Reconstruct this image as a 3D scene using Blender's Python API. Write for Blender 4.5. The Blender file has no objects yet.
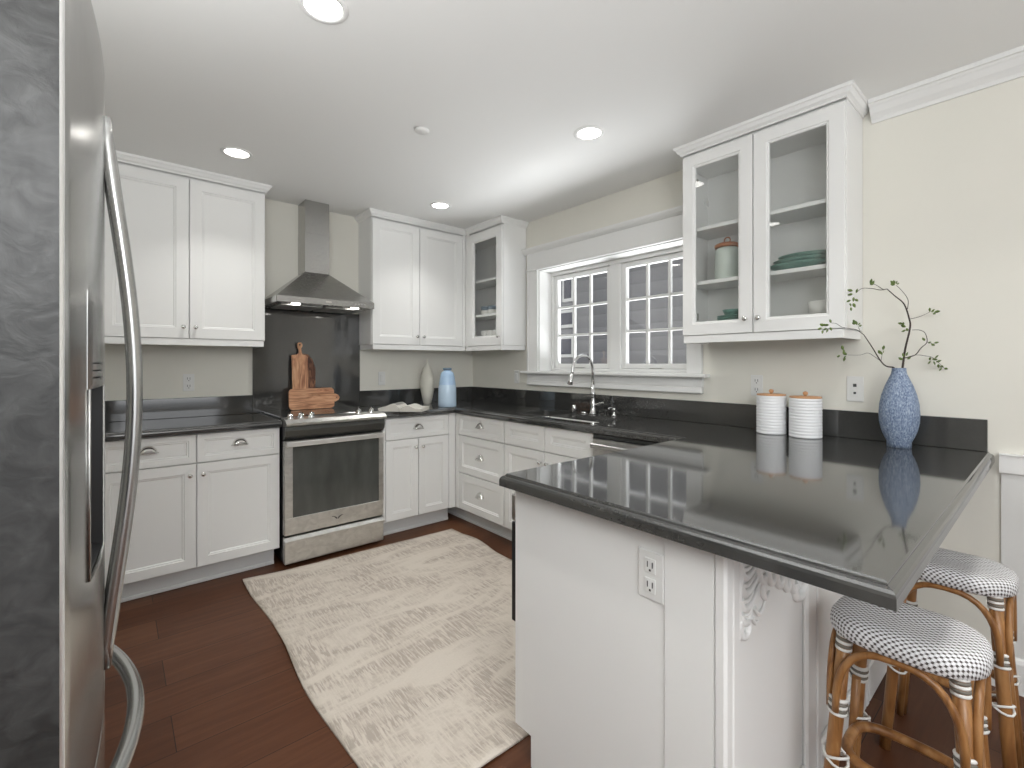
import bpy, bmesh, math, random
from mathutils import Vector, Matrix

random.seed(7)
PI = math.pi
sc = bpy.context.scene
COL = sc.collection

# ---------------------------------------------------------------- camera, light, exposure
CX, CY, CZ = -2.6524, -3.7081, 1.2657
YAW = 0.7053
cam_d = bpy.data.cameras.new('camera')
cam = bpy.data.objects.new('camera', cam_d)
COL.objects.link(cam)
cam.location = (CX, CY, CZ)
cam.rotation_euler = (PI / 2, 0, -YAW)
cam_d.sensor_width = 36.0
cam_d.lens = 466.11 / 1024 * 36
cam_d.shift_y = -(384 - 363.45) / 1024
cam_d.clip_start = 0.02
sc.camera = cam

sc.view_settings.view_transform = 'Standard'
sc.view_settings.look = 'None'
sc.view_settings.gamma = 1
sc.view_settings.use_curve_mapping = False
sc.view_settings.exposure = 0.23
EXT = 1.0
H = 2.454            # ceiling height

w = bpy.data.worlds.new('sky')
sc.world = w
w.use_nodes = True
bg = w.node_tree.nodes['Background']
bg.inputs[0].default_value = (0.92, 0.95, 1.0, 1)
bg.inputs[1].default_value = 0.6


def area(name, loc, rot, sx, sy, power, color=(1, 1, 1), shape='RECTANGLE', spread=None):
    l = bpy.data.lights.new(name, 'AREA')
    l.shape = shape
    l.size = sx
    l.size_y = sy
    l.energy = power
    l.color = color
    if spread:
        l.spread = spread
    o = bpy.data.objects.new(name, l)
    o.location = loc
    o.rotation_euler = rot
    COL.objects.link(o)
    return o


# added fill lights standing for daylight, inside unseen openings behind the camera
area('rear_fill_light', (-3.2, -8.35, 1.30), (PI / 2 + 0.55, 0, 0), 4.6, 1.9, 39, (0.965, 0.985, 1.0))
area('side_fill_light', (-6.85, -5.6, 1.30), (PI / 2 + 0.55, 0, -PI / 2), 3.2, 1.9, 2.7, (0.965, 0.985, 1.0))
# added uplight outside the kitchen window, standing for yard bounce, brightens the ceiling
area('yard_fill_light', (1.5, -1.59, 0.35), (PI / 2 + 0.55, 0, PI / 2), 3.2, 1.2, 210, (0.955, 0.98, 1.0))
# added unseen fill lights: two bounced off the ceiling behind the camera, one on top of the fridge aimed up, one facing the kitchen
COOL = (0.965, 0.985, 1.0)
area('fill_uplight', (-3.3, -5.0, 0.55), (PI - 0.25, 0, -0.3), 1.8, 1.8, 38, COOL, 'RECTANGLE', 2.0)
area('fill_uplight', (-1.2, -5.2, 0.55), (PI - 0.25, 0, 0), 1.8, 1.8, 3.0, COOL, 'RECTANGLE', 2.0)
area('fill_uplight', (-3.06, -2.66, 1.78), (PI, 0, 0), 0.7, 0.7, 11, COOL)
area('front_fill_light', (-3.0, -5.0, 2.0), (PI / 2, 0, -0.5), 1.5, 0.7, 29, COOL)
CAN_POWER = 2.1
CANS = [(-2.13, -0.70), (-0.79, -0.69), (-0.79, -2.135), (-2.125, -2.12), (-0.79, -3.57), (-2.13, -3.57),
        (-0.79, -5.2), (-2.13, -5.2), (-3.6, -5.2), (-5.2, -5.2), (-0.79, -6.9), (-3.6, -6.9)]

# ---------------------------------------------------------------- materials


def lin(c):
    return tuple((x / 255 / 12.92) if x / 255 <= 0.04045 else ((x / 255 + 0.055) / 1.055) ** 2.4 for x in c)


def mat(name, color=(0.8, 0.8, 0.8), rough=0.5, metal=0.0, spec=0.5, coat=0.0, trans=0.0, ior=1.45, alpha=1.0):
    m = bpy.data.materials.new(name)
    m.use_nodes = True
    b = m.node_tree.nodes['Principled BSDF']
    b.inputs['Base Color'].default_value = (*color, 1)
    b.inputs['Roughness'].default_value = rough
    b.inputs['Metallic'].default_value = metal
    b.inputs['Specular IOR Level'].default_value = spec
    b.inputs['Coat Weight'].default_value = coat
    b.inputs['Transmission Weight'].default_value = trans
    b.inputs['IOR'].default_value = ior
    return m


class NT:
    def __init__(s, m):
        s.t = m.node_tree
        s.b = s.t.nodes['Principled BSDF']

    def n(s, kind, **kw):
        x = s.t.nodes.new(kind)
        for k, v in kw.items():
            if k in x.inputs:
                x.inputs[k].default_value = v
            else:
                setattr(x, k, v)
        return x

    def l(s, a, b):
        s.t.links.new(a, b)

    def coord(s, scale=(1, 1, 1), rot=(0, 0, 0), which='Object', loc=(0, 0, 0)):
        c = s.n('ShaderNodeTexCoord')
        mp = s.n('ShaderNodeMapping')
        mp.inputs['Scale'].default_value = scale
        mp.inputs['Rotation'].default_value = rot
        mp.inputs['Location'].default_value = loc
        s.l(c.outputs[which], mp.inputs['Vector'])
        return mp.outputs['Vector']

    def ramp(s, fac, stops, interp='LINEAR'):
        r = s.n('ShaderNodeValToRGB')
        r.color_ramp.interpolation = interp
        e = r.color_ramp.elements
        while len(e) < len(stops):
            e.new(0.5)
        for el, (p, c) in zip(e, stops):
            el.position = p
            el.color = (*c, 1)
        s.l(fac, r.inputs[0])
        return r.outputs[0]

    def bump(s, h, strength=0.2, dist=0.01):
        bp = s.n('ShaderNodeBump')
        bp.inputs['Strength'].default_value = strength
        bp.inputs['Distance'].default_value = dist
        s.l(h, bp.inputs['Height'])
        s.l(bp.outputs[0], s.b.inputs['Normal'])
        return bp


def m_noise(name, c1, c2, scale, rough=0.5, stretch=(1, 1, 1), metal=0.0, bump=0.0, detail=4, dist=0.003, spec=0.5, rr=None):
    m = mat(name, c1, rough, metal, spec)
    t = NT(m)
    v = t.coord(stretch)
    nz = t.n('ShaderNodeTexNoise')
    nz.inputs['Scale'].default_value = scale
    nz.inputs['Detail'].default_value = detail
    t.l(v, nz.inputs['Vector'])
    t.l(t.ramp(nz.outputs['Fac'], [(0.3, c1), (0.7, c2)]), t.b.inputs['Base Color'])
    if rr:
        mr = t.n('ShaderNodeMapRange')
        mr.inputs['From Min'].default_value = 0.3
        mr.inputs['From Max'].default_value = 0.7
        mr.inputs['To Min'].default_value = rr[0]
        mr.inputs['To Max'].default_value = rr[1]
        t.l(nz.outputs['Fac'], mr.inputs['Value'])
        t.l(mr.outputs[0], t.b.inputs['Roughness'])
    if bump:
        t.bump(nz.outputs['Fac'], bump, dist)
    return m


M = {}
M['cab'] = mat('white_cabinet_paint', (0.84, 0.84, 0.825), 0.38, spec=0.35)
M['cab_in'] = mat('white_cabinet_interior', (0.84, 0.84, 0.83), 0.5, spec=0.3)
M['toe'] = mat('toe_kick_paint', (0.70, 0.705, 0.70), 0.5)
M['trim'] = mat('white_trim_paint', (0.80, 0.80, 0.785), 0.35, spec=0.4)
M['wall'] = m_noise('cream_wall_paint', (0.76, 0.745, 0.675), (0.78, 0.76, 0.69), 3, 0.7, bump=0.02)
M['wallw'] = mat('pale_wainscot_paint', (0.72, 0.72, 0.70), 0.45)
M['ceil'] = mat('ceiling_paint', (0.85, 0.85, 0.835), 0.8, spec=0.2)
M['chrome'] = mat('chrome', (0.75, 0.75, 0.75), 0.09, 1.0)
M['nickel'] = mat('polished_nickel', (0.72, 0.71, 0.69), 0.14, 1.0)
M['black'] = mat('black_plastic', (0.015, 0.015, 0.016), 0.35)
M['dark'] = mat('dark_gap', (0.02, 0.02, 0.02), 0.6)
M['glassblack'] = mat('black_glass', (0.03, 0.031, 0.03), 0.06, spec=0.6)
M['cooktop'] = mat('ceramic_cooktop', (0.035, 0.037, 0.036), 0.12, spec=0.5)
M['ovenglass'] = m_noise('oven_window_glass', (0.055, 0.058, 0.053), (0.10, 0.104, 0.096), 2.2, 0.10, (4, 1, 1), spec=0.6)
M['outlet'] = mat('outlet_plastic', (0.78, 0.78, 0.76), 0.35)
M['slot'] = mat('outlet_slot', (0.06, 0.06, 0.06), 0.5)
M['porcelain'] = mat('white_porcelain', (0.82, 0.81, 0.77), 0.2)
M['sinksteel'] = mat('sink_steel', (0.62, 0.62, 0.60), 0.25, 1.0)


def glass_mat(name, tint=(1, 1, 1), refl=0.045):
    m = bpy.data.materials.new(name)
    m.use_nodes = True
    t = m.node_tree
    t.nodes.remove(t.nodes['Principled BSDF'])
    out = t.nodes['Material Output']
    tr = t.nodes.new('ShaderNodeBsdfTransparent')
    tr.inputs[0].default_value = (*tint, 1)
    gl = t.nodes.new('ShaderNodeBsdfGlossy')
    gl.inputs['Roughness'].default_value = 0.01
    mx = t.nodes.new('ShaderNodeMixShader')
    lw = t.nodes.new('ShaderNodeLayerWeight')
    lw.inputs[0].default_value = 0.5
    pw = t.nodes.new('ShaderNodeMath'); pw.operation = 'POWER'; pw.inputs[1].default_value = 5
    ml = t.nodes.new('ShaderNodeMath'); ml.operation = 'MULTIPLY_ADD'; ml.inputs[1].default_value = 0.9; ml.inputs[2].default_value = refl
    t.links.new(lw.outputs['Facing'], pw.inputs[0])
    t.links.new(pw.outputs[0], ml.inputs[0])
    t.links.new(ml.outputs[0], mx.inputs[0])
    t.links.new(tr.outputs[0], mx.inputs[1])
    t.links.new(gl.outputs[0], mx.inputs[2])
    t.links.new(mx.outputs[0], out.inputs[0])
    return m


M['glass'] = glass_mat('clear_glass', (0.97, 0.975, 0.97))
M['winglass'] = glass_mat('window_glass', (0.97, 0.97, 0.97), 0.08)
M['jarglass'] = glass_mat('greenish_jar_glass', (0.80, 0.86, 0.82))


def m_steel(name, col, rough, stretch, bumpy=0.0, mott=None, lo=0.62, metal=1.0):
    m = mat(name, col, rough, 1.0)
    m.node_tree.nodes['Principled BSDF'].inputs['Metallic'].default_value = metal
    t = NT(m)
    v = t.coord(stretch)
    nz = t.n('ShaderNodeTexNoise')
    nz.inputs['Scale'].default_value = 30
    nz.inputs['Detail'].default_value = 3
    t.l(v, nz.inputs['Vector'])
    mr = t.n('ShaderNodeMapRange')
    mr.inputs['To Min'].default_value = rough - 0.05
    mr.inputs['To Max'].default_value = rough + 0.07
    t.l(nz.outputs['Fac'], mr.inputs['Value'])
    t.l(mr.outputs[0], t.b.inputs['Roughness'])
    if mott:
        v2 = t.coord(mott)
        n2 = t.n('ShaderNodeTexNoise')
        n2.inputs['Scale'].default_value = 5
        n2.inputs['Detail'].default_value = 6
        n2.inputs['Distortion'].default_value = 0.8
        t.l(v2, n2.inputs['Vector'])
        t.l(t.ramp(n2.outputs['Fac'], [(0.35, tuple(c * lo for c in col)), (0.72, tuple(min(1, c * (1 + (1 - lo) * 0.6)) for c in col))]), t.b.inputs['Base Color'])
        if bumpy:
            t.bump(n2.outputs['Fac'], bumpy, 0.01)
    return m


M['steel'] = m_steel('stainless_steel', (0.45, 0.445, 0.43), 0.25, (1, 1, 30))
M['steel_range'] = m_steel('brushed_range_steel', (0.66, 0.655, 0.635), 0.33, (1, 30, 30), 0.0, (4, 4, 6), 0.86)
M['fridge'] = m_steel('fridge_door_steel', (0.50, 0.50, 0.49), 0.22, (30, 30, 1))
M['fridge_side'] = m_steel('fridge_side_reflection_steel', (0.042, 0.042, 0.041), 0.36, (6, 6, 1), 0.12, (6, 10, 7), 0.55, 0.3)  # dark mottled colour paints marbled reflections on the door sides
M['fridge_edge'] = mat('polished_edge_highlight', (0.85, 0.85, 0.84), 0.3, 0.85)  # lighter steel on the polished edge paints in its bevel highlight
M['bar'] = mat('satin_handle_steel', (0.50, 0.50, 0.49), 0.27, 1.0)

# charcoal quartz
m = mat('charcoal_quartz', (0.06, 0.06, 0.058), 0.065, spec=0.5, ior=1.95)
t = NT(m)
nz = t.n('ShaderNodeTexNoise')
nz.inputs['Scale'].default_value = 90
nz.inputs['Detail'].default_value = 2
t.l(t.coord(), nz.inputs['Vector'])
t.l(t.ramp(nz.outputs['Fac'], [(0.35, (0.040, 0.040, 0.0385)), (0.7, (0.043, 0.043, 0.0415))]), t.b.inputs['Base Color'])
M['quartz'] = m

# hardwood floor: planks running along x
m = mat('dark_walnut_floor', (0.1, 0.05, 0.03), 0.42, spec=0.3)
t = NT(m)
v = t.coord()
br = t.n('ShaderNodeTexBrick')
br.offset = 0.37
br.inputs['Scale'].default_value = 1.0
br.inputs['Mortar Size'].default_value = 0.0016
br.inputs['Mortar Smooth'].default_value = 0.2
br.inputs['Brick Width'].default_value = 1.25
br.inputs['Row Height'].default_value = 0.205
br.inputs['Color1'].default_value = (0.0, 0.0, 0.0, 1)
br.inputs['Color2'].default_value = (1, 1, 1, 1)
br.inputs['Mortar'].default_value = (0.5, 0.5, 0.5, 1)
t.l(v, br.inputs['Vector'])
v2 = t.coord((1.2, 14, 1))
nz = t.n('ShaderNodeTexNoise')
nz.inputs['Scale'].default_value = 2.4
nz.inputs['Detail'].default_value = 7
nz.inputs['Roughness'].default_value = 0.62
nz.inputs['Distortion'].default_value = 0.5
t.l(v2, nz.inputs['Vector'])
mx = t.n('ShaderNodeMix', data_type='FLOAT')
mx.inputs[0].default_value = 0.34
t.l(nz.outputs['Fac'], mx.inputs[2])
t.l(br.outputs['Color'], mx.inputs[3])
colr = t.ramp(mx.outputs[0], [(0.15, (0.046, 0.016, 0.007)), (0.48, (0.090, 0.033, 0.015)), (0.85, (0.155, 0.066, 0.031))])
mc = t.n('ShaderNodeMix', data_type='RGBA')
t.l(br.outputs['Fac'], mc.inputs[0])
t.l(colr, mc.inputs[6])
mc.inputs[7].default_value = (0.015, 0.008, 0.006, 1)
t.l(mc.outputs[2], t.b.inputs['Base Color'])
bp = t.bump(nz.outputs['Fac'], 0.12, 0.002)
M['floor'] = m

# rug
m = mat('woven_beige_rug', (0.6, 0.55, 0.48), 0.95, spec=0.1)
t = NT(m)
v = t.coord((46, 5.0, 1), rot=(0, 0, 0.0))
nz = t.n('ShaderNodeTexNoise')
nz.inputs['Scale'].default_value = 2.6
nz.inputs['Detail'].default_value = 5
nz.inputs['Distortion'].default_value = 0.7
t.l(v, nz.inputs['Vector'])
v3 = t.coord((1.2, 3.2, 1), rot=(0, 0, 0.10))
n3 = t.n('ShaderNodeTexNoise')
n3.inputs['Scale'].default_value = 2.3
n3.inputs['Detail'].default_value = 6
n3.inputs['Roughness'].default_value = 0.65
n3.inputs['Distortion'].default_value = 0.9
t.l(v3, n3.inputs['Vector'])
mk = t.n('ShaderNodeMapRange')
mk.inputs['From Min'].default_value = 0.40
mk.inputs['From Max'].default_value = 0.60
t.l(n3.outputs['Fac'], mk.inputs['Value'])
mk2 = t.n('ShaderNodeMapRange')
mk2.inputs['From Min'].default_value = 0.40
mk2.inputs['From Max'].default_value = 0.56
t.l(nz.outputs['Fac'], mk2.inputs['Value'])
mu = t.n('ShaderNodeMath', operation='MULTIPLY')
t.l(mk.outputs[0], mu.inputs[0])
t.l(mk2.outputs[0], mu.inputs[1])
nf = t.n('ShaderNodeTexNoise')
nf.inputs['Scale'].default_value = 120
t.l(t.coord(), nf.inputs['Vector'])
ma = t.n('ShaderNodeMath', operation='MULTIPLY_ADD')
ma.inputs[1].default_value = 0.35
t.l(nf.outputs['Fac'], ma.inputs[0])
t.l(mu.outputs[0], ma.inputs[2])
t.l(t.ramp(ma.outputs[0], [(0.1, (0.63, 0.57, 0.50)), (0.55, (0.54, 0.48, 0.415)), (1.2, (0.43, 0.375, 0.325))]), t.b.inputs['Base Color'])
t.bump(ma.outputs[0], 0.4, 0.004)
M['rug'] = m

# wood of the boards


def m_wood(name, a, b, c, stretch, scale=3, rough=0.45):
    m = mat(name, a, rough)
    t = NT(m)
    v = t.coord(stretch)
    nz = t.n('ShaderNodeTexNoise')
    nz.inputs['Scale'].default_value = scale
    nz.inputs['Detail'].default_value = 6
    nz.inputs['Distortion'].default_value = 1.2
    t.l(v, nz.inputs['Vector'])
    t.l(t.ramp(nz.outputs['Fac'], [(0.32, a), (0.5, b), (0.68, c)]), t.b.inputs['Base Color'])
    return m


M['acacia'] = m_wood('acacia_wood', (0.34, 0.15, 0.075), (0.62, 0.31, 0.17), (0.80, 0.48, 0.29), (2, 2, 16))
M['acacia_v'] = m_wood('acacia_wood_upright', (0.36, 0.15, 0.08), (0.64, 0.33, 0.18), (0.82, 0.52, 0.31), (16, 2, 2))
M['walnut'] = m_wood('striped_walnut_wood', (0.05, 0.018, 0.010), (0.13, 0.05, 0.026), (0.34, 0.16, 0.08), (14, 2, 5))
M['rattan'] = m_wood('rattan_cane', (0.17, 0.070, 0.022), (0.29, 0.135, 0.045), (0.40, 0.21, 0.085), (6, 6, 1.2), 4, 0.32)
M['cord'] = mat('white_binding_cord', (0.72, 0.71, 0.68), 0.5)
M['cordg'] = mat('grey_binding_cord', (0.16, 0.145, 0.12), 0.55)
M['lidwood'] = mat('light_wood_lid', (0.55, 0.30, 0.15), 0.5)
M['ribwhite'] = mat('white_ribbed_ceramic', (0.82, 0.83, 0.84), 0.45)

# woven seat: white strands, dark dashes, in the seat's own coordinates


def m_weave():
    m = mat('woven_white_and_black_seat', (0.75, 0.75, 0.75), 0.45)
    t = NT(m)
    uv = t.n('ShaderNodeUVMap')
    uv.uv_map = 'UVMap'
    mp = t.n('ShaderNodeMapping')
    mp.inputs['Scale'].default_value = (1, 1, 1)
    t.l(uv.outputs[0], mp.inputs['Vector'])
    sp = t.n('ShaderNodeSeparateXYZ')
    t.l(mp.outputs[0], sp.inputs[0])

    def mt(op, a, b=None, c=None):
        x = t.n('ShaderNodeMath', operation=op)
        for k_, q in enumerate((a, b, c)):
            if q is None:
                continue
            if isinstance(q, (int, float)):
                x.inputs[k_].default_value = q
            else:
                t.l(q, x.inputs[k_])
        return x.outputs[0]
    vrow = mt('DIVIDE', sp.outputs[1], 0.0080)
    row = mt('FLOOR', vrow)
    shift = mt('MULTIPLY', mt('FLOORED_MODULO', row, 2.0), 0.5)
    uu = mt('FRACT', mt('ADD', mt('DIVIDE', sp.outputs[0], 0.0150), shift))
    vv = mt('FRACT', vrow)
    inu = mt('LESS_THAN', mt('ABSOLUTE', mt('SUBTRACT', uu, 0.5)), 0.20)
    inv_ = mt('LESS_THAN', mt('ABSOLUTE', mt('SUBTRACT', vv, 0.5)), 0.36)
    dark = mt('MULTIPLY', inu, inv_)
    edge = mt('MULTIPLY', mt('SUBTRACT', 1.0, inv_), 0.30)
    fac = mt('MAXIMUM', dark, edge)
    mc_ = t.n('ShaderNodeMix', data_type='RGBA')
    t.l(fac, mc_.inputs[0])
    mc_.inputs[6].default_value = (0.80, 0.80, 0.81, 1)
    mc_.inputs[7].default_value = (0.075, 0.062, 0.058, 1)
    t.l(mc_.outputs[2], t.b.inputs['Base Color'])
    t.bump(mt('SUBTRACT', 1.0, fac), 0.5, 0.002)
    return m


M['weave'] = m_weave()

# blue vase
m = mat('blue_speckled_ceramic', (0.3, 0.4, 0.6), 0.55)
t = NT(m)
nz = t.n('ShaderNodeTexNoise')
nz.inputs['Scale'].default_value = 230
nz.inputs['Detail'].default_value = 3
t.l(t.coord((1, 1, 0.45)), nz.inputs['Vector'])
t.l(t.ramp(nz.outputs['Fac'], [(0.32, (0.085, 0.125, 0.215)), (0.5, (0.20, 0.26, 0.37)), (0.70, (0.40, 0.47, 0.57))]), t.b.inputs['Base Color'])
M['bluevase'] = m
M['bluejar'] = mat('pale_blue_glaze', (0.40, 0.56, 0.76), 0.12)
M['bluejar2'] = mat('lighter_blue_glaze', (0.52, 0.66, 0.80), 0.14)
M['bluecap'] = mat('slate_blue_glaze', (0.12, 0.18, 0.24), 0.2)
M['ivory'] = mat('ivory_ceramic', (0.72, 0.70, 0.62), 0.4)
M['green'] = m_noise('sea_green_glaze', (0.10, 0.22, 0.19), (0.20, 0.36, 0.31), 14, 0.3)
M['copper'] = mat('copper_wood_lid', (0.42, 0.16, 0.07), 0.4)
M['leaf'] = m_noise('leaf_green', (0.07, 0.12, 0.025), (0.17, 0.24, 0.06), 30, 0.5)
M['twig'] = mat('dark_twig_bark', (0.045, 0.032, 0.026), 0.7)
M['page'] = mat('book_pages', (0.62, 0.60, 0.55), 0.7)
M['print'] = mat('printed_page', (0.30, 0.29, 0.27), 0.6)
M['cup'] = mat('white_cup_glaze', (0.78, 0.77, 0.74), 0.3)
M['cupblue'] = mat('slate_cup_band', (0.12, 0.17, 0.22), 0.35)
M['navy'] = mat('neighbour_window_glass', (0.03, 0.03, 0.06), 0.15)

m = mat('lamp_lens', (1, 1, 1), 0.5)
b = m.node_tree.nodes['Principled BSDF']
b.inputs['Emission Color'].default_value = (1, 0.97, 0.92, 1)
b.inputs['Emission Strength'].default_value = 9
M['lamp'] = m

# siding of the house next door
m = mat('grey_lap_siding', (0.22, 0.22, 0.23), 0.8)
t = NT(m)
wv = t.n('ShaderNodeTexWave', wave_type='BANDS', bands_direction='Z', wave_profile='SAW')
wv.inputs['Scale'].default_value = 1.6
t.l(t.coord(), wv.inputs['Vector'])
t.l(t.ramp(wv.outputs['Fac'], [(0.0, (0.20, 0.20, 0.215)), (0.93, (0.25, 0.25, 0.265)), (1.0, (0.12, 0.12, 0.13))]), t.b.inputs['Base Color'])
M['siding'] = m

# ---------------------------------------------------------------- mesh building


class MB:
    """collects shapes, then becomes one mesh object"""

    def __init__(s):
        s.v, s.f, s.sm, s.mi, s.uv = [], [], [], [], {}

    def add(s, vs, fs, smooth=False, mi=0, mx=None):
        o = len(s.v)
        for p in vs:
            p = Vector(p)
            s.v.append(tuple(mx @ p if mx else p))
        for f in fs:
            s.f.append([i + o for i in f])
            s.sm.append(smooth)
            s.mi.append(mi)
        return s

    def box(s, x0, y0, z0, x1, y1, z1, bev=0.0, mi=0, mx=None, seg=1):
        x0, x1 = min(x0, x1), max(x0, x1)
        y0, y1 = min(y0, y1), max(y0, y1)
        z0, z1 = min(z0, z1), max(z0, z1)
        bm = bmesh.new()
        bmesh.ops.create_cube(bm, size=1)
        for q in bm.verts:
            q.co = Vector(((q.co.x + .5) * (x1 - x0) + x0, (q.co.y + .5) * (y1 - y0) + y0, (q.co.z + .5) * (z1 - z0) + z0))
        if bev > 0:
            bev = min(bev, 0.45 * min(x1 - x0, y1 - y0, z1 - z0))
            bmesh.ops.bevel(bm, geom=bm.edges[:], offset=bev, segments=seg, affect='EDGES', profile=0.5)
        bm.verts.ensure_lookup_table()
        s.add([q.co.copy() for q in bm.verts], [[q.index for q in f.verts] for f in bm.faces], False, mi, mx)
        bm.free()
        return s

    def rings(s, rings, close=True, caps=(True, True), smooth=True, mi=0, mx=None):
        n = len(rings[0])
        vs = [p for r in rings for p in r]
        fs = []
        for i in range(len(rings) - 1):
            for j in range(n if close else n - 1):
                k = (j + 1) % n
                fs.append([i * n + j, i * n + k, (i + 1) * n + k, (i + 1) * n + j])
        s.add(vs, fs, smooth, mi, mx)
        o = len(s.v) - len(vs)
        if caps[0]:
            s.f.append([o + j for j in range(n)][::-1]); s.sm.append(False); s.mi.append(mi)
        if caps[1]:
            s.f.append([o + (len(rings) - 1) * n + j for j in range(n)]); s.sm.append(False); s.mi.append(mi)
        return s

    def lathe(s, prof, c=(0, 0, 0), n=32, caps=(True, True), mi=0, mx=None, smooth=True):
        rings = [[(c[0] + r * math.cos(2 * PI * j / n), c[1] + r * math.sin(2 * PI * j / n), c[2] + z) for j in range(n)] for r, z in prof]
        return s.rings(rings, True, caps, smooth, mi, mx)

    def tube(s, pts, r, n=10, mi=0, mx=None, closed=False):
        pts = [Vector(p) for p in pts]
        rr = r if isinstance(r, (list, tuple)) else [r] * len(pts)
        rings = []
        up = None
        N = len(pts)
        for i, p in enumerate(pts):
            if closed:
                d = pts[(i + 1) % N] - pts[i - 1]
            else:
                d = pts[min(i + 1, N - 1)] - pts[max(i - 1, 0)]
            d.normalize()
            if up is None:
                up = Vector((0, 0, 1)) if abs(d.z) < 0.9 else Vector((1, 0, 0))
            a = d.cross(up); a.normalize()
            b_ = a.cross(d); b_.normalize()
            up = b_
            rings.append([tuple(p + a * rr[i] * math.cos(2 * PI * j / n) + b_ * rr[i] * math.sin(2 * PI * j / n)) for j in range(n)])
        if closed:
            rings.append(rings[0])
            return s.rings(rings, True, (False, False), True, mi, mx)
        return s.rings(rings, True, (True, True), True, mi, mx)

    def prism(s, poly, axis, a0, a1, mi=0, mx=None, smooth=False):
        """poly in the two other axes (cyclic order), pushed along axis"""
        def P(u, v, a):
            return {'x': (a, u, v), 'y': (u, a, v), 'z': (u, v, a)}[axis]
        n = len(poly)
        vs = [P(u, v, a0) for u, v in poly] + [P(u, v, a1) for u, v in poly]
        s.add(vs, [[i, (i + 1) % n, n + (i + 1) % n, n + i] for i in range(n)], smooth, mi, mx)
        o = len(s.v) - 2 * n
        for g in ([o + i for i in range(n)][::-1], [o + n + i for i in range(n)]):
            s.f.append(g); s.sm.append(False); s.mi.append(mi)
        return s

    def sweep(s, path, prof, mi=0, mx=None):
        """mitred moulding: path in the plan (left side is outward), prof = [(outward, z)]"""
        rings = []
        N = len(path)
        for i in range(N):
            p = Vector(path[i])
            ds = []
            if i > 0:
                ds.append((Vector(path[i]) - Vector(path[i - 1])).normalized())
            if i < N - 1:
                ds.append((Vector(path[i + 1]) - Vector(path[i])).normalized())
            ns = [Vector((-d.y, d.x)) for d in ds]
            nn = sum(ns, Vector((0, 0)))
            nn = nn / (nn.length_squared) * len(ns) if len(ns) == 1 else nn * (2 / nn.length_squared) / 1.0 * 1.0
            if len(ns) == 2:
                nn = (ns[0] + ns[1])
                nn = nn / (nn.dot(ns[0]))
            rings.append([(p.x + nn.x * o, p.y + nn.y * o, z) for o, z in prof])
        return s.rings(rings, True, (True, True), False, mi, mx)

    def build(s, name, mats, parent=None, fixn=True):
        me = bpy.data.meshes.new(name)
        me.from_pydata(s.v, [], s.f)
        if not isinstance(mats, (list, tuple)):
            mats = [mats]
        for q in mats:
            me.materials.append(q)
        for p, sm, mi in zip(me.polygons, s.sm, s.mi):
            p.use_smooth = sm
            p.material_index = mi
        if fixn:
            bm = bmesh.new()
            bm.from_mesh(me)
            bmesh.ops.recalc_face_normals(bm, faces=bm.faces[:])
            bm.to_mesh(me)
            bm.free()
        me.update()
        o = bpy.data.objects.new(name, me)
        COL.objects.link(o)
        if parent:
            o.parent = parent
        return o


def tag(o, label=None, cat=None, group=None, kind=None):
    if label: o['label'] = label
    if cat: o['category'] = cat
    if group: o['group'] = group
    if kind: o['kind'] = kind
    return o


def thing(name, loc, label, cat, group=None, rz=0):
    o = bpy.data.objects.new(name, None)
    o.empty_display_size = 0.05
    COL.objects.link(o)
    o.location = loc
    o.rotation_euler = (0, 0, rz)
    return tag(o, label, cat, group)


def dup(root, loc, label=None, rz=None):
    r = root.copy(); COL.objects.link(r); r.location = loc
    if rz is not None: r.rotation_euler = (0, 0, rz)
    if label: r['label'] = label
    for ch in list(root.children):
        c = ch.copy(); COL.objects.link(c); c.parent = r
        for g in ch.children:
            d = g.copy(); COL.objects.link(d); d.parent = c
    return r


def struct(name, mb, m, parent=None):
    o = mb.build(name, m, parent)
    if not parent: o['kind'] = 'structure'
    return o


# ---------------------------------------------------------------- room shell
T = 0.24
XW, YR = -7.0, -8.5        # far sides of the open living area behind the camera
struct('floor', MB().box(XW - T, YR - T, -0.06, T, T, 0.0), M['floor'])
struct('ceiling', MB().box(XW - T, YR - T, H, T, T, H + 0.1), M['ceil'])
struct('wall_back', MB().box(XW - T, 0, 0, 0, T, H), M['wall'])
WY0, WY1, WZ0, WZ1 = -0.935, -2.245, 1.203, 2.03      # window opening
wr = MB()
wr.box(0, T, 0, T, WY0, H)
wr.box(0, WY1, 0, T, YR - T, H)
wr.box(0, WY0, 0, T, WY1, WZ0)
wr.box(0, WY0, WZ1, T, WY1, H)
struct('wall_right', wr, M['wall'])
struct('wall_left', MB().box(-3.42 - T, 0, 0, -3.42, -3.6, H), M['wall'])
# rear wall with its wide opening, side wall with one
rw = MB()
rw.box(XW, YR - T, 0, -5.6, YR, H).box(-0.8, YR - T, 0, 0, YR, H).box(-5.6, YR - T, 2.38, -0.8, YR, H).box(-5.6, YR - T, 0, -0.8, YR, 0.3)
struct('wall_rear', rw, M['wall'])
sw = MB()
sw.box(XW - T, YR, 0, XW, -7.3, H).box(XW - T, -3.9, 0, XW, 0, H).box(XW - T, -7.3, 2.38, XW, -3.9, H).box(XW - T, -7.3, 0, XW, -3.9, 0.3)
struct('wall_side', sw, M['wall'])

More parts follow.
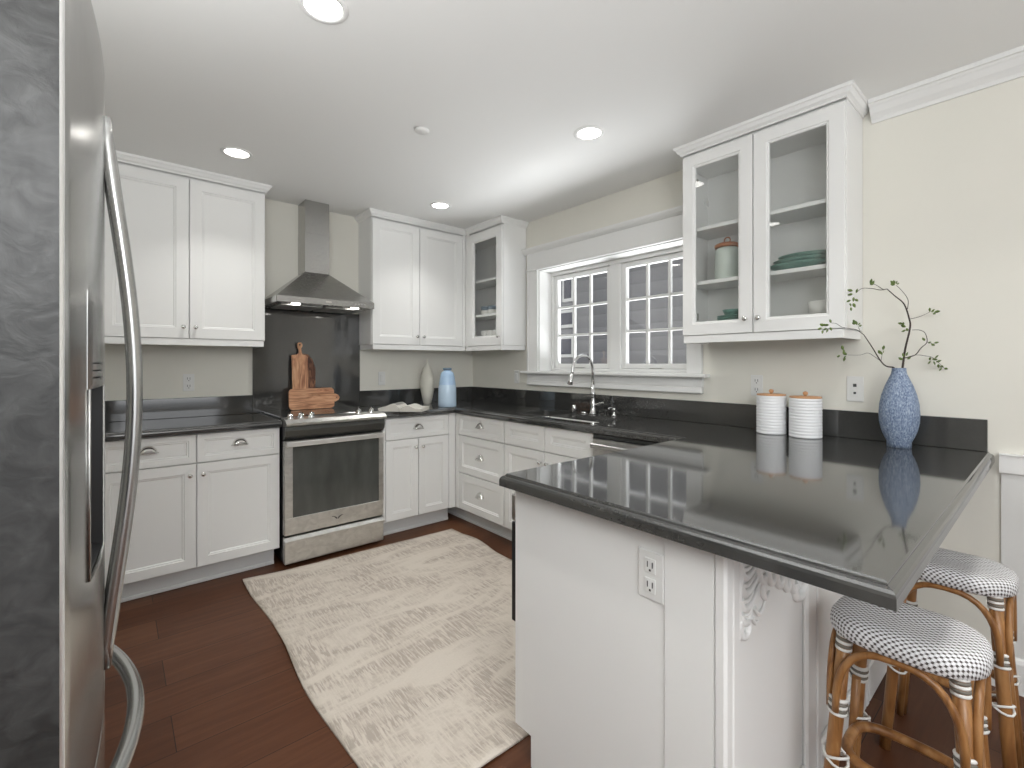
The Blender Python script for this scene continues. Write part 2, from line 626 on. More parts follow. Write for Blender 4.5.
# wainscot panel, chair rail, baseboard, crown on the window wall past the peninsula
struct('trim_1', MB().box(-0.012, -3.56, 0.0, -0.0005, YR, 0.838), M['wallw'])
struct('trim_2', MB().prism([(-0.0005, 0.836), (-0.022, 0.838), (-0.024, 0.842), (-0.024, 0.907), (-0.030, 0.909), (-0.030, 0.914), (-0.0005, 0.914)], 'y', -3.555, YR), M['trim'])
struct('baseboard_right', MB().prism([(-0.0125, 0.0), (-0.028, 0.0), (-0.028, 0.115), (-0.022, 0.13), (-0.0125, 0.135)], 'y', -3.3, YR), M['trim'])
CROWN = [(0.0, 2.366), (0.008, 2.366), (0.012, 2.380), (0.020, 2.388), (0.034, 2.400), (0.050, 2.422), (0.058, 2.428), (0.062, 2.434), (0.070, 2.436), (0.072, H - 0.0005), (0.0, H - 0.0005)]
struct('trim_3', MB().prism([(-o - 0.0005, z) for o, z in CROWN], 'y', -3.149, YR), M['trim'])

# ---------------------------------------------------------------- window
WX = 0.165
wn = tag(bpy.data.objects.new('window_1', None), kind='structure')
COL.objects.link(wn)
wn.location = (0, (WY0 + WY1) / 2, WZ0)


def wpart(name, mb, m, parent=wn):
    for i, p in enumerate(mb.v):
        mb.v[i] = (p[0], p[1] - wn.location.y, p[2] - wn.location.z)
    return mb.build(name, m, parent)


cs = MB()
cs.box(-0.022, -0.815, WZ0, -0.0005, WY0, WZ1 + 0.0, 0.002)                       # left casing
cs.box(-0.027, -0.815, WZ0, -0.0225, -0.835, WZ1, 0.001)
cs.box(-0.022, WY1, WZ0, -0.0005, -2.34, WZ1, 0.002)
cs.box(-0.027, -2.32, WZ0, -0.0225, -2.34, WZ1, 0.001)
cs.box(-0.032, -0.805, WZ1, -0.0005, -2.35, WZ1 + 0.014, 0.004)                   # bead
cs.box(-0.024, -0.815, WZ1 + 0.014, -0.0005, -2.34, 2.175, 0.001)                 # frieze
cs.prism([(-0.0005, 2.175), (-0.028, 2.175), (-0.040, 2.186), (-0.046, 2.190), (-0.058, 2.206), (-0.060, 2.216), (-0.0005, 2.216)], 'y', -0.775, -2.38)
wpart('window_casing', cs, M['trim'])
sl = MB()
sl.box(-0.07, -0.775, 1.183, 0.0, -2.385, WZ0, 0.004)
sl.box(-0.0005, WY0 - 0.0002, WZ0 + 0.0003, WX + 0.04, WY1 + 0.0002, WZ0 + 0.002)
wpart('window_stool', sl, M['trim'])
ap = MB()
ap.box(-0.022, -0.815, 1.128, -0.0005, -2.345, 1.1825, 0.001)
ap.box(-0.034, -0.815, 1.086, -0.0005, -2.345, 1.128, 0.006)
wpart('window_apron', ap, M['trim'])
jm = MB()
jm.box(-0.0005, WY0 - 0.0002, WZ0 + 0.0021, T, WY0 - 0.006, WZ1 - 0.0002)
jm.box(-0.0005, WY1 + 0.0002, WZ0 + 0.0021, T, WY1 + 0.006, WZ1 - 0.0002)
jm.box(-0.0005, WY0 - 0.0062, WZ1 - 0.006, T, WY1 + 0.0062, WZ1 - 0.0003)
# fixed frame round the sashes
jm.box(WX - 0.03, WY0 - 0.0065, 1.2265, WX + 0.035, -0.962, 1.9945, 0.002)
jm.box(WX - 0.03, WY1 + 0.0065, 1.2265, WX + 0.035, -2.228, 1.9945, 0.002)
jm.box(WX - 0.032, WY0 - 0.0065, 1.995, WX + 0.037, WY1 + 0.0065, WZ1 - 0.0065, 0.002)
jm.box(WX - 0.032, WY0 - 0.0065, WZ0 + 0.0025, WX + 0.037, WY1 + 0.0065, 1.226, 0.002)
jm.box(WX - 0.030, -1.547, 1.2265, WX + 0.035, -1.643, 1.9945, 0.002)
wpart('window_frame', jm, M['trim'])


def sash(y0, y1, z0, z1):
    s_ = MB()
    a, b_ = WX - 0.012, WX + 0.03
    st = 0.036
    s_.box(a, y0, z0, b_, y0 - st, z1, 0.003).box(a, y1 + st, z0, b_, y1, z1, 0.003)
    s_.box(a, y0 - st, z0, b_, y1 + st, z0 + st, 0.003).box(a, y0 - st, z1 - st, b_, y1 + st, z1, 0.003)
    o = wpart('sash', s_, M['trim'])
    g0, g1, h0, h1 = y0 - st, y1 + st, z0 + st, z1 - st
    mu = MB()
    for k in (1, 2):
        y = g0 + (g1 - g0) * k / 3
        mu.box(WX - 0.004, y + 0.009, h0, WX + 0.022, y - 0.009, h1, 0.002)
        z = h0 + (h1 - h0) * k / 3
        mu.box(WX - 0.003, g0, z - 0.009, WX + 0.021, g1, z + 0.009, 0.002)
    mo = wpart('muntin_grid', mu, M['trim'])
    gl = MB().box(WX + 0.007, g0, h0, WX + 0.011, g1, h1)
    go = wpart('glass_pane', gl, M['winglass'])
    la = MB().box(WX - 0.03, (y0 + y1) / 2 + 0.05, 1.2265, WX - 0.012, (y0 + y1) / 2 - 0.05, 1.236, 0.003)
    wpart('sash_crank', la, M['nickel'])


sash(-0.963, -1.546, 1.228, 1.993)
sash(-1.644, -2.227, 1.228, 1.993)

# house next door, seen through the panes
nb = thing('neighbouring_house', (3.2, -1.0, -0.5), 'grey sided neighbouring house seen through the kitchen window', 'building')
MB().box(0, -8, 0, 0.3, 4.9, 3.35).build('siding_wall', M['siding'], nb)
for (yy, zz, ww, hh) in [(2.66, 3.02, 0.26, 0.42), (2.72, 2.52, 0.42, 0.30), (2.70, 2.05, 0.34, 0.36)]:
    o = MB().box(-0.05, yy - ww / 2, zz - hh / 2, -0.001, yy + ww / 2, zz + hh / 2, 0.005).build('window_trim', M['trim'], nb)
    MB().box(-0.056, yy - ww / 2 + 0.05, zz - hh / 2 + 0.05, -0.0505, yy + ww / 2 - 0.05, zz + hh / 2 - 0.05).build('window_pane', M['navy'], o)
MB().box(-0.35, -8, 3.35, 0.5, 4.9, 3.45).build('roof_eave', M['trim'], nb)
tag(MB().box(0.25, -9, -0.6, 8, 5, -0.5).build('yard', M['wallw']), kind='structure')

# ---------------------------------------------------------------- cabinet pieces


def panel_front(mb, x0, x1, z0, z1, y, th=0.019, st=0.058, hole=False, back=None):
    """frame-and-panel front facing -y, outer face at y; bead round the sunken field"""
    def loop(d, yy):
        return [(x0 + d, yy, z0 + d), (x1 - d, yy, z0 + d), (x1 - d, yy, z1 - d), (x0 + d, yy, z1 - d)]
    L = [loop(0, y + th), loop(0, y + 0.0015), loop(0.0015, y), loop(st, y), loop(st + 0.003, y + 0.005), loop(st + 0.009, y + 0.0052), loop(st + 0.013, y + 0.0105)]
    if hole:
        L += [loop(st + 0.013, y + th)]
    vs = [p for l_ in L for p in l_]
    fs = []
    for i in range(len(L) - 1):
        for j in range(4):
            k = (j + 1) % 4
            fs.append([i * 4 + j, i * 4 + k, (i + 1) * 4 + k, (i + 1) * 4 + j])
    if hole:
        n = len(L) - 1
        for j in range(4):
            k = (j + 1) % 4
            fs.append([n * 4 + j, n * 4 + k, k, j])
    else:
        n = len(L) - 1
        fs.append([n * 4, n * 4 + 1, n * 4 + 2, n * 4 + 3])
        fs.append([3, 2, 1, 0])
    mb.add(vs, fs)
    return mb


def knob_mb(x, z, y):
    prof = [(0.006, 0.0), (0.0045, 0.004), (0.0045, 0.010), (0.009, 0.014), (0.0125, 0.019), (0.0125, 0.024), (0.009, 0.028), (0.003, 0.030)]
    mx = Matrix.Translation((x, y, z)) @ Matrix.Rotation(PI / 2, 4, 'X')
    return MB().lathe(prof, n=14, mx=mx)


def pull_mb(x, z, y, wd=0.082, ht=0.040):
    """cup pull: ribbed half dome open below, with a back plate"""
    mb = MB()
    n, k = 18, 7
    rings = []
    for i in range(k + 1):
        a = PI / 2 * i / k                       # from the wall plane out to the lip
        rings.append([(x + wd / 2 * math.cos(PI * j / n) * math.cos(a * 0.55) * (1 + 0.03 * math.cos(j * PI / 1.5)),
                       y - 0.026 * math.sin(a),
                       z - 0.012 + ht * math.sin(PI * j / n) * (1 - 0.55 * math.sin(a) ** 2)) for j in range(n + 1)])
    mb.rings(rings, False, (False, False), True)
    mb.box(x - wd / 2 - 0.004, y - 0.003, z - 0.014, x + wd / 2 + 0.004, y - 0.0005, z - 0.009, 0.001)
    mb.tube([(x - wd / 2 * 0.86, y - 0.026, z - 0.012), (x, y - 0.030, z - 0.013), (x + wd / 2 * 0.86, y - 0.026, z - 0.012)], 0.0028, 8)
    return mb


ZK, ZT = 0.114, 0.874      # toe kick height, underside of worktop


def base_cabinet(loc, rz, x0, x1, depth, fronts, label, toe=True, group=None, ends=(0, 0), hollow=False):
    root = thing('base_cabinet', loc, label, 'cabinet', group, rz)
    fy = -depth
    b_ = MB()
    if hollow:
        b_.box(x0, fy + 0.0215, ZK, x1, -0.003, 0.69)
        b_.box(x0, fy + 0.0215, 0.69, x0 + 0.018, -0.003, ZT - 0.001).box(x1 - 0.018, fy + 0.0215, 0.69, x1, -0.003, ZT - 0.001)
        b_.box(x0 + 0.018, fy + 0.0215, 0.69, x1 - 0.018, fy + 0.035, ZT - 0.001)
    else:
        b_.box(x0, fy + 0.0215, ZK, x1, -0.003, ZT - 0.001, 0.0)
    b_.build('carcass', M['cab'], root)
    if toe:
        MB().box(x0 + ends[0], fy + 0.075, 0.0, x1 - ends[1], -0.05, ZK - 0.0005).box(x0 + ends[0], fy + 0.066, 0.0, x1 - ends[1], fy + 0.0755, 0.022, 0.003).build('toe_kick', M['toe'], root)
    for f in fronts:
        kind, a, c, z0, z1 = f[:5]
        g = 0.0018
        if kind == 'stile':
            MB().box(a, fy + 0.0005, z0, c, fy + 0.0215, z1).build('corner_stile', M['cab'], root)
            continue
        mb = panel_front(MB(), a + g, c - g, z0 + g, z1 - g, fy, st=(0.032 if kind == 'drawer' and z1 - z0 < 0.2 else 0.052))
        o = mb.build('drawer_front' if kind == 'false' else kind, M['cab'], root)
        if kind == 'drawer':
            pull_mb((a + c) / 2, f[5], fy + (0.0105 if z1 - z0 >= 0 else 0)).build('cup_pull', M['nickel'], o)
        elif kind == 'door':
            kx = a + 0.030 if f[5] == 'L' else c - 0.030
            knob_mb(kx, f[6], fy).build('knob', M['nickel'], o)
    return root


# back wall, left of the range
base_cabinet((0, 0, 0), 0, -2.735, -1.868, 0.56, [
    ('drawer', -2.731, -2.305, 0.706, 0.868, 0.796), ('drawer', -2.303, -1.872, 0.706, 0.868, 0.796),
    ('door', -2.731, -2.305, 0.116, 0.703, 'R', 0.640), ('door', -2.303, -1.872, 0.116, 0.703, 'L', 0.640)],
    'white base cabinet left of the range, two drawers over two doors', ends=(0, 0.02))
base_cabinet((0, 0, 0), 0, -3.415, -2.737, 0.56, [('drawer', -3.36, -2.741, 0.706, 0.868, 0.796), ('door', -3.36, -2.741, 0.116, 0.703, 'R', 0.640)],
             'white base cabinet in the corner behind the steel fridge')
# between range and corner
base_cabinet((0, 0, 0), 0, -1.192, -0.594, 0.56, [
    ('stile', -0.630, -0.5715, 0.114, 0.873), ('stile', -1.191, -1.170, 0.114, 0.873),
    ('drawer', -1.168, -0.632, 0.706, 0.864, 0.785),
    ('door', -1.168, -0.902, 0.116, 0.703, 'R', 0.637), ('door', -0.900, -0.632, 0.116, 0.703, 'L', 0.637)],
    'white base cabinet right of the range, one wide drawer over two doors')
# window wall: local x runs along -y
R90 = -PI / 2
base_cabinet((0, 0, 0), R90, 0.003, 1.174, 0.57, [
    ('stile', 0.5610, 0.600, 0.114, 0.873),
    ('drawer', 0.602, 1.170, 0.703, 0.866, 0.792), ('drawer', 0.602, 1.170, 0.404, 0.700, 0.552), ('drawer', 0.602, 1.170, 0.116, 0.401, 0.268)],
    'white base cabinet with three stacked drawers in the room corner')
base_cabinet((0, 0, 0), R90, 1.176, 1.984, 0.57, [
    ('false', 1.180, 1.580, 0.703, 0.866), ('false', 1.582, 1.980, 0.703, 0.866),
    ('door', 1.180, 1.580, 0.116, 0.700, 'R', 0.629), ('door', 1.582, 1.980, 0.116, 0.700, 'L', 0.629)],
    'white sink base cabinet below the window, two doors under plain fronts', hollow=True)

# upper cabinets
UZ0, UZ1, RZ = 1.4185, 2.405, 1.377


def shelf_list(mb, x0, x1, y0, y1, zs):
    for z in zs:
        mb.box(x0, y0, z - 0.018, x1, y1, z, 0.002)


def crown_on(root, path):
    prof = [(0.0, 2.405), (0.005, 2.405), (0.007, 2.412), (0.011, 2.416), (0.018, 2.421), (0.024, 2.433), (0.027, 2.438), (0.032, 2.440), (0.034, H - 0.0005), (0.0, H - 0.0005)]
    MB().sweep(path, prof).build('crown_moulding', M['cab'], root)


def upper_cabinet(loc, rz, x0, x1, depth, doors, label, glass=False, cpath=None, rail=True, shelves=(), cat='cabinet', railpath=None, stile=0.062):
    root = thing('wall_cabinet', loc, label, cat, None, rz)
    fy = -depth
    th = 0.016
    b_ = MB()
    if glass:
        b_.box(x0, fy + 0.0205, UZ0 - 0.002, x0 + th, -0.0025, 2.43)
        b_.box(x1 - th, fy + 0.0205, UZ0 - 0.002, x1, -0.0025, 2.43)
        b_.box(x0 + th, fy + 0.0205, UZ0 - 0.002, x1 - th, -0.0025, UZ0 + 0.05)
        b_.box(x0 + th, fy + 0.0205, 2.345, x1 - th, -0.0025, 2.43)
        b_.box(x0 + th, -0.012, UZ0 + 0.05, x1 - th, -0.0025, 2.345)
    else:
        b_.box(x0, fy + 0.0205, UZ0 - 0.002, x1, -0.0025, 2.43)
    b_.build('carcass', M['cab'], root)
    if glass and x0 < 0.1:
        MB().box(0.268, fy + 0.001, UZ0 - 0.002, 0.3035, fy + 0.0200, 2.43).build('filler_stile', M['cab'], root)
    if not glass and x1 > -0.3:
        MB().box(-0.2985, fy + 0.001, UZ0 - 0.002, -0.2690, fy + 0.0200, 2.43).build('filler_stile', M['cab'], root)
    for z in shelves:
        MB().box(x0 + th + 0.001, fy + 0.035, z - 0.02, x1 - th - 0.001, -0.0125, z, 0.002).build('shelf', M['cab_in'], root)
    for (a, c, kside) in doors:
        g = 0.0018
        mb = panel_front(MB(), a + g, c - g, UZ0, UZ1 - 0.012, fy, hole=glass, st=stile)
        o = mb.build('glass_door' if glass else 'door', M['cab'], root)
        if glass:
            i = stile + 0.012
            MB().box(a + i, fy + 0.009, UZ0 + i, c - i, fy + 0.012, UZ1 - 0.012 - i).build('glass_pane', M['glass'], o)
            for hz in (UZ0 + 0.10, 2.25):
                hx = c - 0.02 if kside == 'L' else a + 0.02
                MB().box(hx - 0.004 + (-0.048 if kside == 'L' else 0.048), fy + 0.021, hz - 0.02, hx + 0.004 + (-0.048 if kside == 'L' else 0.048), fy + 0.045, hz + 0.02, 0.002).build('hinge', M['nickel'], o)
        kx = a + 0.030 if kside == 'L' else c - 0.030
        knob_mb(kx, 1.487, fy).build('knob', M['nickel'], o)
    if railpath:
        MB().sweep(railpath, [(0.0, RZ), (-0.0, UZ0 - 0.003), (-0.016, UZ0 - 0.003), (-0.018, RZ)][::-1]).build('light_rail', M['cab'], root)
    if cpath:
        crown_on(root, cpath)
    return root


UD = 0.267
upper_cabinet((0, 0, 0), 0, -2.729, -1.887, UD, [(-2.727, -2.309, 'R'), (-2.307, -1.889, 'L')],
              'white wall cabinet left of the range hood, two solid doors',
              cpath=[(-1.887, -0.0025), (-1.887, -UD), (-2.729, -UD)], railpath=[(-1.897, -0.0025), (-1.897, -UD + 0.004), (-2.729, -UD + 0.004)])
upper_cabinet((0, 0, 0), 0, -3.415, -2.731, UD, [(-3.37, -2.733, 'R')],
              'white wall cabinet in the corner above and behind the steel fridge',
              cpath=[(-2.731, -UD), (-3.415, -UD)], railpath=[(-2.731, -UD + 0.004), (-3.415, -UD + 0.004)])
upper_cabinet((0, 0, 0), 0, -1.142, -0.272, UD, [(-1.140, -0.728, 'R'), (-0.726, -0.300, 'L')],
              'white wall cabinet right of the range hood, two solid doors',
              cpath=[(-0.270, -UD), (-1.142, -UD), (-1.142, -0.0025)], railpath=[(-0.270, -UD + 0.004), (-1.134, -UD + 0.004), (-1.134, -0.0025)])
far_glass = upper_cabinet((0, 0, 0), R90, 0.003, 0.780, UD + 0.001, [(0.305, 0.778, 'R')],
                          'narrow glass door wall cabinet in the corner beside the window', glass=True, shelves=(1.99, 1.690), stile=0.068,
                          cpath=[(0.780, -0.0025), (0.780, -UD - 0.001), (0.302, -UD - 0.001)], railpath=[(0.772, -0.0025), (0.772, -UD + 0.003), (0.270, -UD + 0.003)])
near_glass = upper_cabinet((0, 0, 0), R90, 2.357, 3.114, 0.269, [(2.359, 2.7305, 'R'), (2.7325, 3.112, 'L')],
                           'large white wall cabinet with two glass doors above the peninsula', glass=True, shelves=(2.005, 1.712), stile=0.058,
                           cpath=[(3.114, -0.0025), (3.114, -0.269), (2.357, -0.269), (2.357, -0.0025)], railpath=[(3.106, -0.0025), (3.106, -0.265), (2.365, -0.265), (2.365, -0.0025)])

# ---------------------------------------------------------------- worktops
EDGE = [(0.0, 0.8745), (0.0, 0.893), (0.0015, 0.899), (0.005, 0.904), (0.010, 0.9068), (0.0135, 0.9075), (0.0145, 0.9105), (0.017, 0.9140)]


def worktop(name, poly, free, label, holes=(), cat='worktop'):
    """poly counter-clockwise seen from above; free[i] says the edge from i to i+1 shows its moulded profile"""
    N = len(poly)

    def inset(d):
        out = []
        for i in range(N):
            p = Vector(poly[i])
            e0 = (p - Vector(poly[i - 1])).normalized()
            e1 = (Vector(poly[(i + 1) % N]) - p).normalized()
            n0, n1 = Vector((-e0.y, e0.x)), Vector((-e1.y, e1.x))
            d0 = d if free[i - 1] else 0
            d1 = d if free[i] else 0
            # solve p + v with v.n0=d0, v.n1=d1
            det = n0.x * n1.y - n0.y * n1.x
            vx = (d0 * n1.y - d1 * n0.y) / det
            vy = (n0.x * d1 - n1.x * d0) / det
            out.append((p.x + vx, p.y + vy))
        return out
    bm = bmesh.new()
    loops = []
    for d, z in EDGE:
        loops.append([bm.verts.new((x, y, z)) for x, y in inset(d)])
    for a, b_ in zip(loops, loops[1:]):
        for j in range(N):
            k = (j + 1) % N
            bm.faces.new((a[j], a[k], b_[k], b_[j]))

    def cap(loop, hl, z):
        es = [bm.edges.get((loop[j], loop[(j + 1) % N])) or bm.edges.new((loop[j], loop[(j + 1) % N])) for j in range(N)]
        hv = []
        for h in hl:
            vs = [bm.verts.new((x, y, z)) for x, y in h]
            hv.append(vs)
            es += [bm.edges.new((vs[j], vs[(j + 1) % len(vs)])) for j in range(len(vs))]
        bmesh.ops.triangle_fill(bm, use_beauty=True, use_dissolve=False, edges=es)
        return hv
    top = cap(loops[-1], holes, 0.914)
    bot = cap(loops[0], holes, EDGE[0][1])
    for a, b_ in zip(bot, top):
        n = len(a)
        for j in range(n):
            k = (j + 1) % n
            bm.faces.new((a[j], a[k], b_[k], b_[j]))
    bmesh.ops.recalc_face_normals(bm, faces=bm.faces[:])
    me = bpy.data.meshes.new(name)
    bm.to_mesh(me)
    bm.free()
    me.materials.append(M['quartz'])
    o = bpy.data.objects.new(name, me)
    COL.objects.link(o)
    return tag(o, label, cat)


def rrect(x0, x1, y0, y1, r, n=5):
    pts = []
    for cx_, cy_, a0 in ((x1 - r, y1 - r, 0), (x0 + r, y1 - r, 90), (x0 + r, y0 + r, 180), (x1 - r, y0 + r, 270)):
        for i in range(n + 1):
            a = math.radians(a0 + 90 * i / n)
            pts.append((cx_ + r * math.cos(a), cy_ + r * math.sin(a)))
    return pts


SX0, SX1, SY0, SY1 = -0.50, -0.195, -1.93, -1.22
worktop('countertop', [(-3.418, -0.59), (-1.866, -0.59), (-1.866, -0.001), (-3.418, -0.001)], [True, False, False, False],
        'dark grey stone worktop left of the range, over the white base cabinet')
worktop('countertop', [(-1.203, -0.001), (-1.203, -0.59), (-0.60, -0.59), (-0.60, -2.545), (-1.716, -2.545), (-1.716, -3.542), (-0.001, -3.542), (-0.001, -0.001)],
        [False, True, True, True, True, True, False, False],
        'dark grey stone worktop running from the range past the sink and out over the peninsula',
        holes=[rrect(SX0, SX1, SY0, SY1, 0.03)])


def splash(mb, label):
    return tag(mb.build('backsplash', M['quartz']), label, 'backsplash')


splash(MB().box(-3.418, -0.0195, 0.9145, -1.9135, -0.0005, 1.042, 0.0015), 'low dark stone backsplash strip on the back wall left of the range')
splash(MB().box(-1.9125, -0.0195, 0.915, -1.1365, -0.0005, 1.6645, 0.0015), 'tall dark stone backsplash panel behind the range under the hood')
splash(MB().box(-1.1355, -0.0195, 0.9145, -0.0215, -0.0005, 1.042, 0.0015), 'low dark stone backsplash strip on the back wall right of the range')
splash(MB().box(-0.0195, -0.001, 0.9145, -0.0005, -3.523, 1.042, 0.0015), 'long dark stone backsplash strip on the window wall')

# ---------------------------------------------------------------- sink and taps
sk = thing('kitchen_sink', ((SX0 + SX1) / 2, (SY0 + SY1) / 2, 0.70), 'undermount steel sink below the window', 'sink')
dx, dy = (SX1 - SX0) / 2, (SY1 - SY0) / 2
b_ = MB()
rings = []
for off, z in [(0.012, 0.8735 - 0.70), (-0.002, 0.8735 - 0.70), (-0.004, 0.80 - 0.70), (-0.006, 0.73 - 0.70), (-0.018, 0.715 - 0.70), (-0.05, 0.71 - 0.70)]:
    rings.append([(x, y, z) for x, y in rrect(-dx - off, dx + off, -dy - off, dy + off, max(0.03 + off, 0.012))])
b_.rings(rings, True, (False, True), True)
b_.build('basin', M['sinksteel'], sk)
MB().lathe([(0.035, 0.0105), (0.033, 0.0125), (0.012, 0.0118), (0.001, 0.0118)], n=20).build('drain', M['chrome'], sk)

fa = thing('kitchen_faucet', (-0.121, -1.604, 0.9145), 'chrome gooseneck faucet arching over the sink', 'faucet')
MB().lathe([(0.027, 0), (0.027, 0.006), (0.020, 0.012), (0.018, 0.05), (0.019, 0.075), (0.016, 0.085), (0.0145, 0.13), (0.017, 0.134), (0.017, 0.150), (0.0125, 0.155), (0.012, 0.20)], n=20).build('body', M['chrome'], fa)
pts = [(0, 0, 0.19), (0, 0, 0.30)]
for i in range(1, 13):
    a = PI * i / 12
    pts.append((-0.105 + 0.105 * math.cos(a), 0, 0.30 + 0.108 * math.sin(a)))
pts += [(-0.218, 0, 0.275)]
MB().tube(pts, 0.0105, 12).build('gooseneck', M['chrome'], fa)
MB().tube([(-0.217, 0, 0.282), (-0.222, 0, 0.262), (-0.230, 0, 0.235), (-0.236, 0, 0.212)], [0.012, 0.015, 0.016, 0.018], 14).build('spray_head', M['chrome'], fa)
MB().tube([(0, -0.014, 0.062), (0, -0.034, 0.066), (-0.01, -0.06, 0.076), (-0.02, -0.105, 0.086)], [0.010, 0.008, 0.006, 0.0065], 10).build('lever', M['chrome'], fa)
sd = thing('soap_dispenser', (-0.115, -1.780, 0.9145), 'slim chrome soap dispenser right of the faucet', 'soap dispenser')
MB().lathe([(0.019, 0), (0.018, 0.006), (0.009, 0.010), (0.008, 0.035), (0.011, 0.038), (0.011, 0.052), (0.005, 0.055)], n=16).build('pump', M['chrome'], sd)
MB().tube([(0, 0, 0.052), (-0.02, 0, 0.058), (-0.055, 0, 0.055), (-0.06, 0, 0.048)], 0.005, 8).build('spout', M['chrome'], sd)
tag(MB().lathe([(0.016, 0), (0.016, 0.04), (0.014, 0.044), (0.014, 0.052), (0.010, 0.055)], (-0.15, -1.455, 0.9145), 16).build('air_gap', M['chrome']), 'small chrome cylinder cap left of the faucet', 'sink fitting')
tag(MB().lathe([(0.021, 0), (0.021, 0.005), (0.016, 0.010), (0.004, 0.012)], (-0.13, -1.53, 0.9145), 16).build('sink_button', M['chrome']), 'low chrome disc between the faucet and the cylinder cap', 'sink fitting')

# ---------------------------------------------------------------- dishwasher (window wall)
dw = thing('dishwasher', (-0.57, -2.262, 0), 'stainless dishwasher beside the sink cabinet, partly behind the peninsula', 'dishwasher')
MB().box(0.012, -0.272, 0.10, 0.55, 0.272, 0.868).build('body', M['dark'], dw)
MB().box(-0.024, -0.270, 0.115, 0.010, 0.270, 0.842, 0.004).build('door', M['steel_range'], dw)
MB().box(-0.020, -0.268, 0.845, 0.011, 0.268, 0.868, 0.002).build('control_strip', M['glassblack'], dw)
MB().box(-0.066, -0.255, 0.795, -0.050, 0.255, 0.822, 0.005).box(-0.051, -0.235, 0.800, -0.0245, -0.215, 0.817).box(-0.051, 0.215, 0.800, -0.0245, 0.235, 0.817).build('handle', M['bar'], dw)
MB().box(0.02, -0.272, 0.0, 0.10, 0.272, 0.0995).build('toe_kick', M['black'], dw)

# ---------------------------------------------------------------- peninsula base
pn = thing('peninsula_cabinet', (-1.15, -2.90, 0), 'white peninsula base carrying the overhanging worktop', 'cabinet')


def PL(mb):   # world to local of pn
    mb.v = [(x + 1.15, y + 2.90, z) for x, y, z in mb.v]
    return mb


PL(MB().box(-1.632, -2.600, 0.10, -0.010, -3.222, 0.8735).box(-1.60, -2.64, 0.0, -0.010, -3.20, 0.0995)).build('carcass', M['cab'], pn)
ep = MB()
ep.prism([(-2.560, 0.098), (-2.560, 0.8735), (-3.100, 0.8735), (-3.100, 0.0), (-2.634, 0.0), (-2.634, 0.098)], 'x', -1.660, -1.6325)
PL(ep).build('end_panel', M['cab'], pn)
PL(MB().box(-1.6645, -3.1015, 0.0, -1.6325, -3.222, 0.8735, 0.002).box(-1.668, -3.2225, 0.0, -1.6325, -3.251, 0.8735, 0.006)).build('corner_pilaster', M['cab'], pn)
# back side facing the stools: framed panels
bp_ = MB()
bp_.box(-1.632, -3.2225, 0.0, -0.012, -3.234, 0.8735)
bk = []
for a, c in ((-1.630, -1.095), (-1.085, -0.555), (-0.545, -0.015)):
    bk.append((a, c))
    bp_.box(a, -3.2345, 0.0, a + 0.030, -3.250, 0.8735, 0.003)
    bp_.box(c - 0.075, -3.2345, 0.0, c, -3.250, 0.8735, 0.006)
    bp_.box(a + 0.031, -3.2345, 0.8, c - 0.076, -3.2425, 0.8735, 0.002)
    bp_.box(a + 0.031, -3.2345, 0.0, c - 0.076, -3.250, 0.135, 0.006)
PL(bp_).build('back_panel', M['cab'], pn)
PL(MB().box(-1.6965, -2.64, 0.0, -1.6695, -3.265, 0.02, 0.002)).v
# carved corner onlay: acanthus scrolls down the stile and along the top


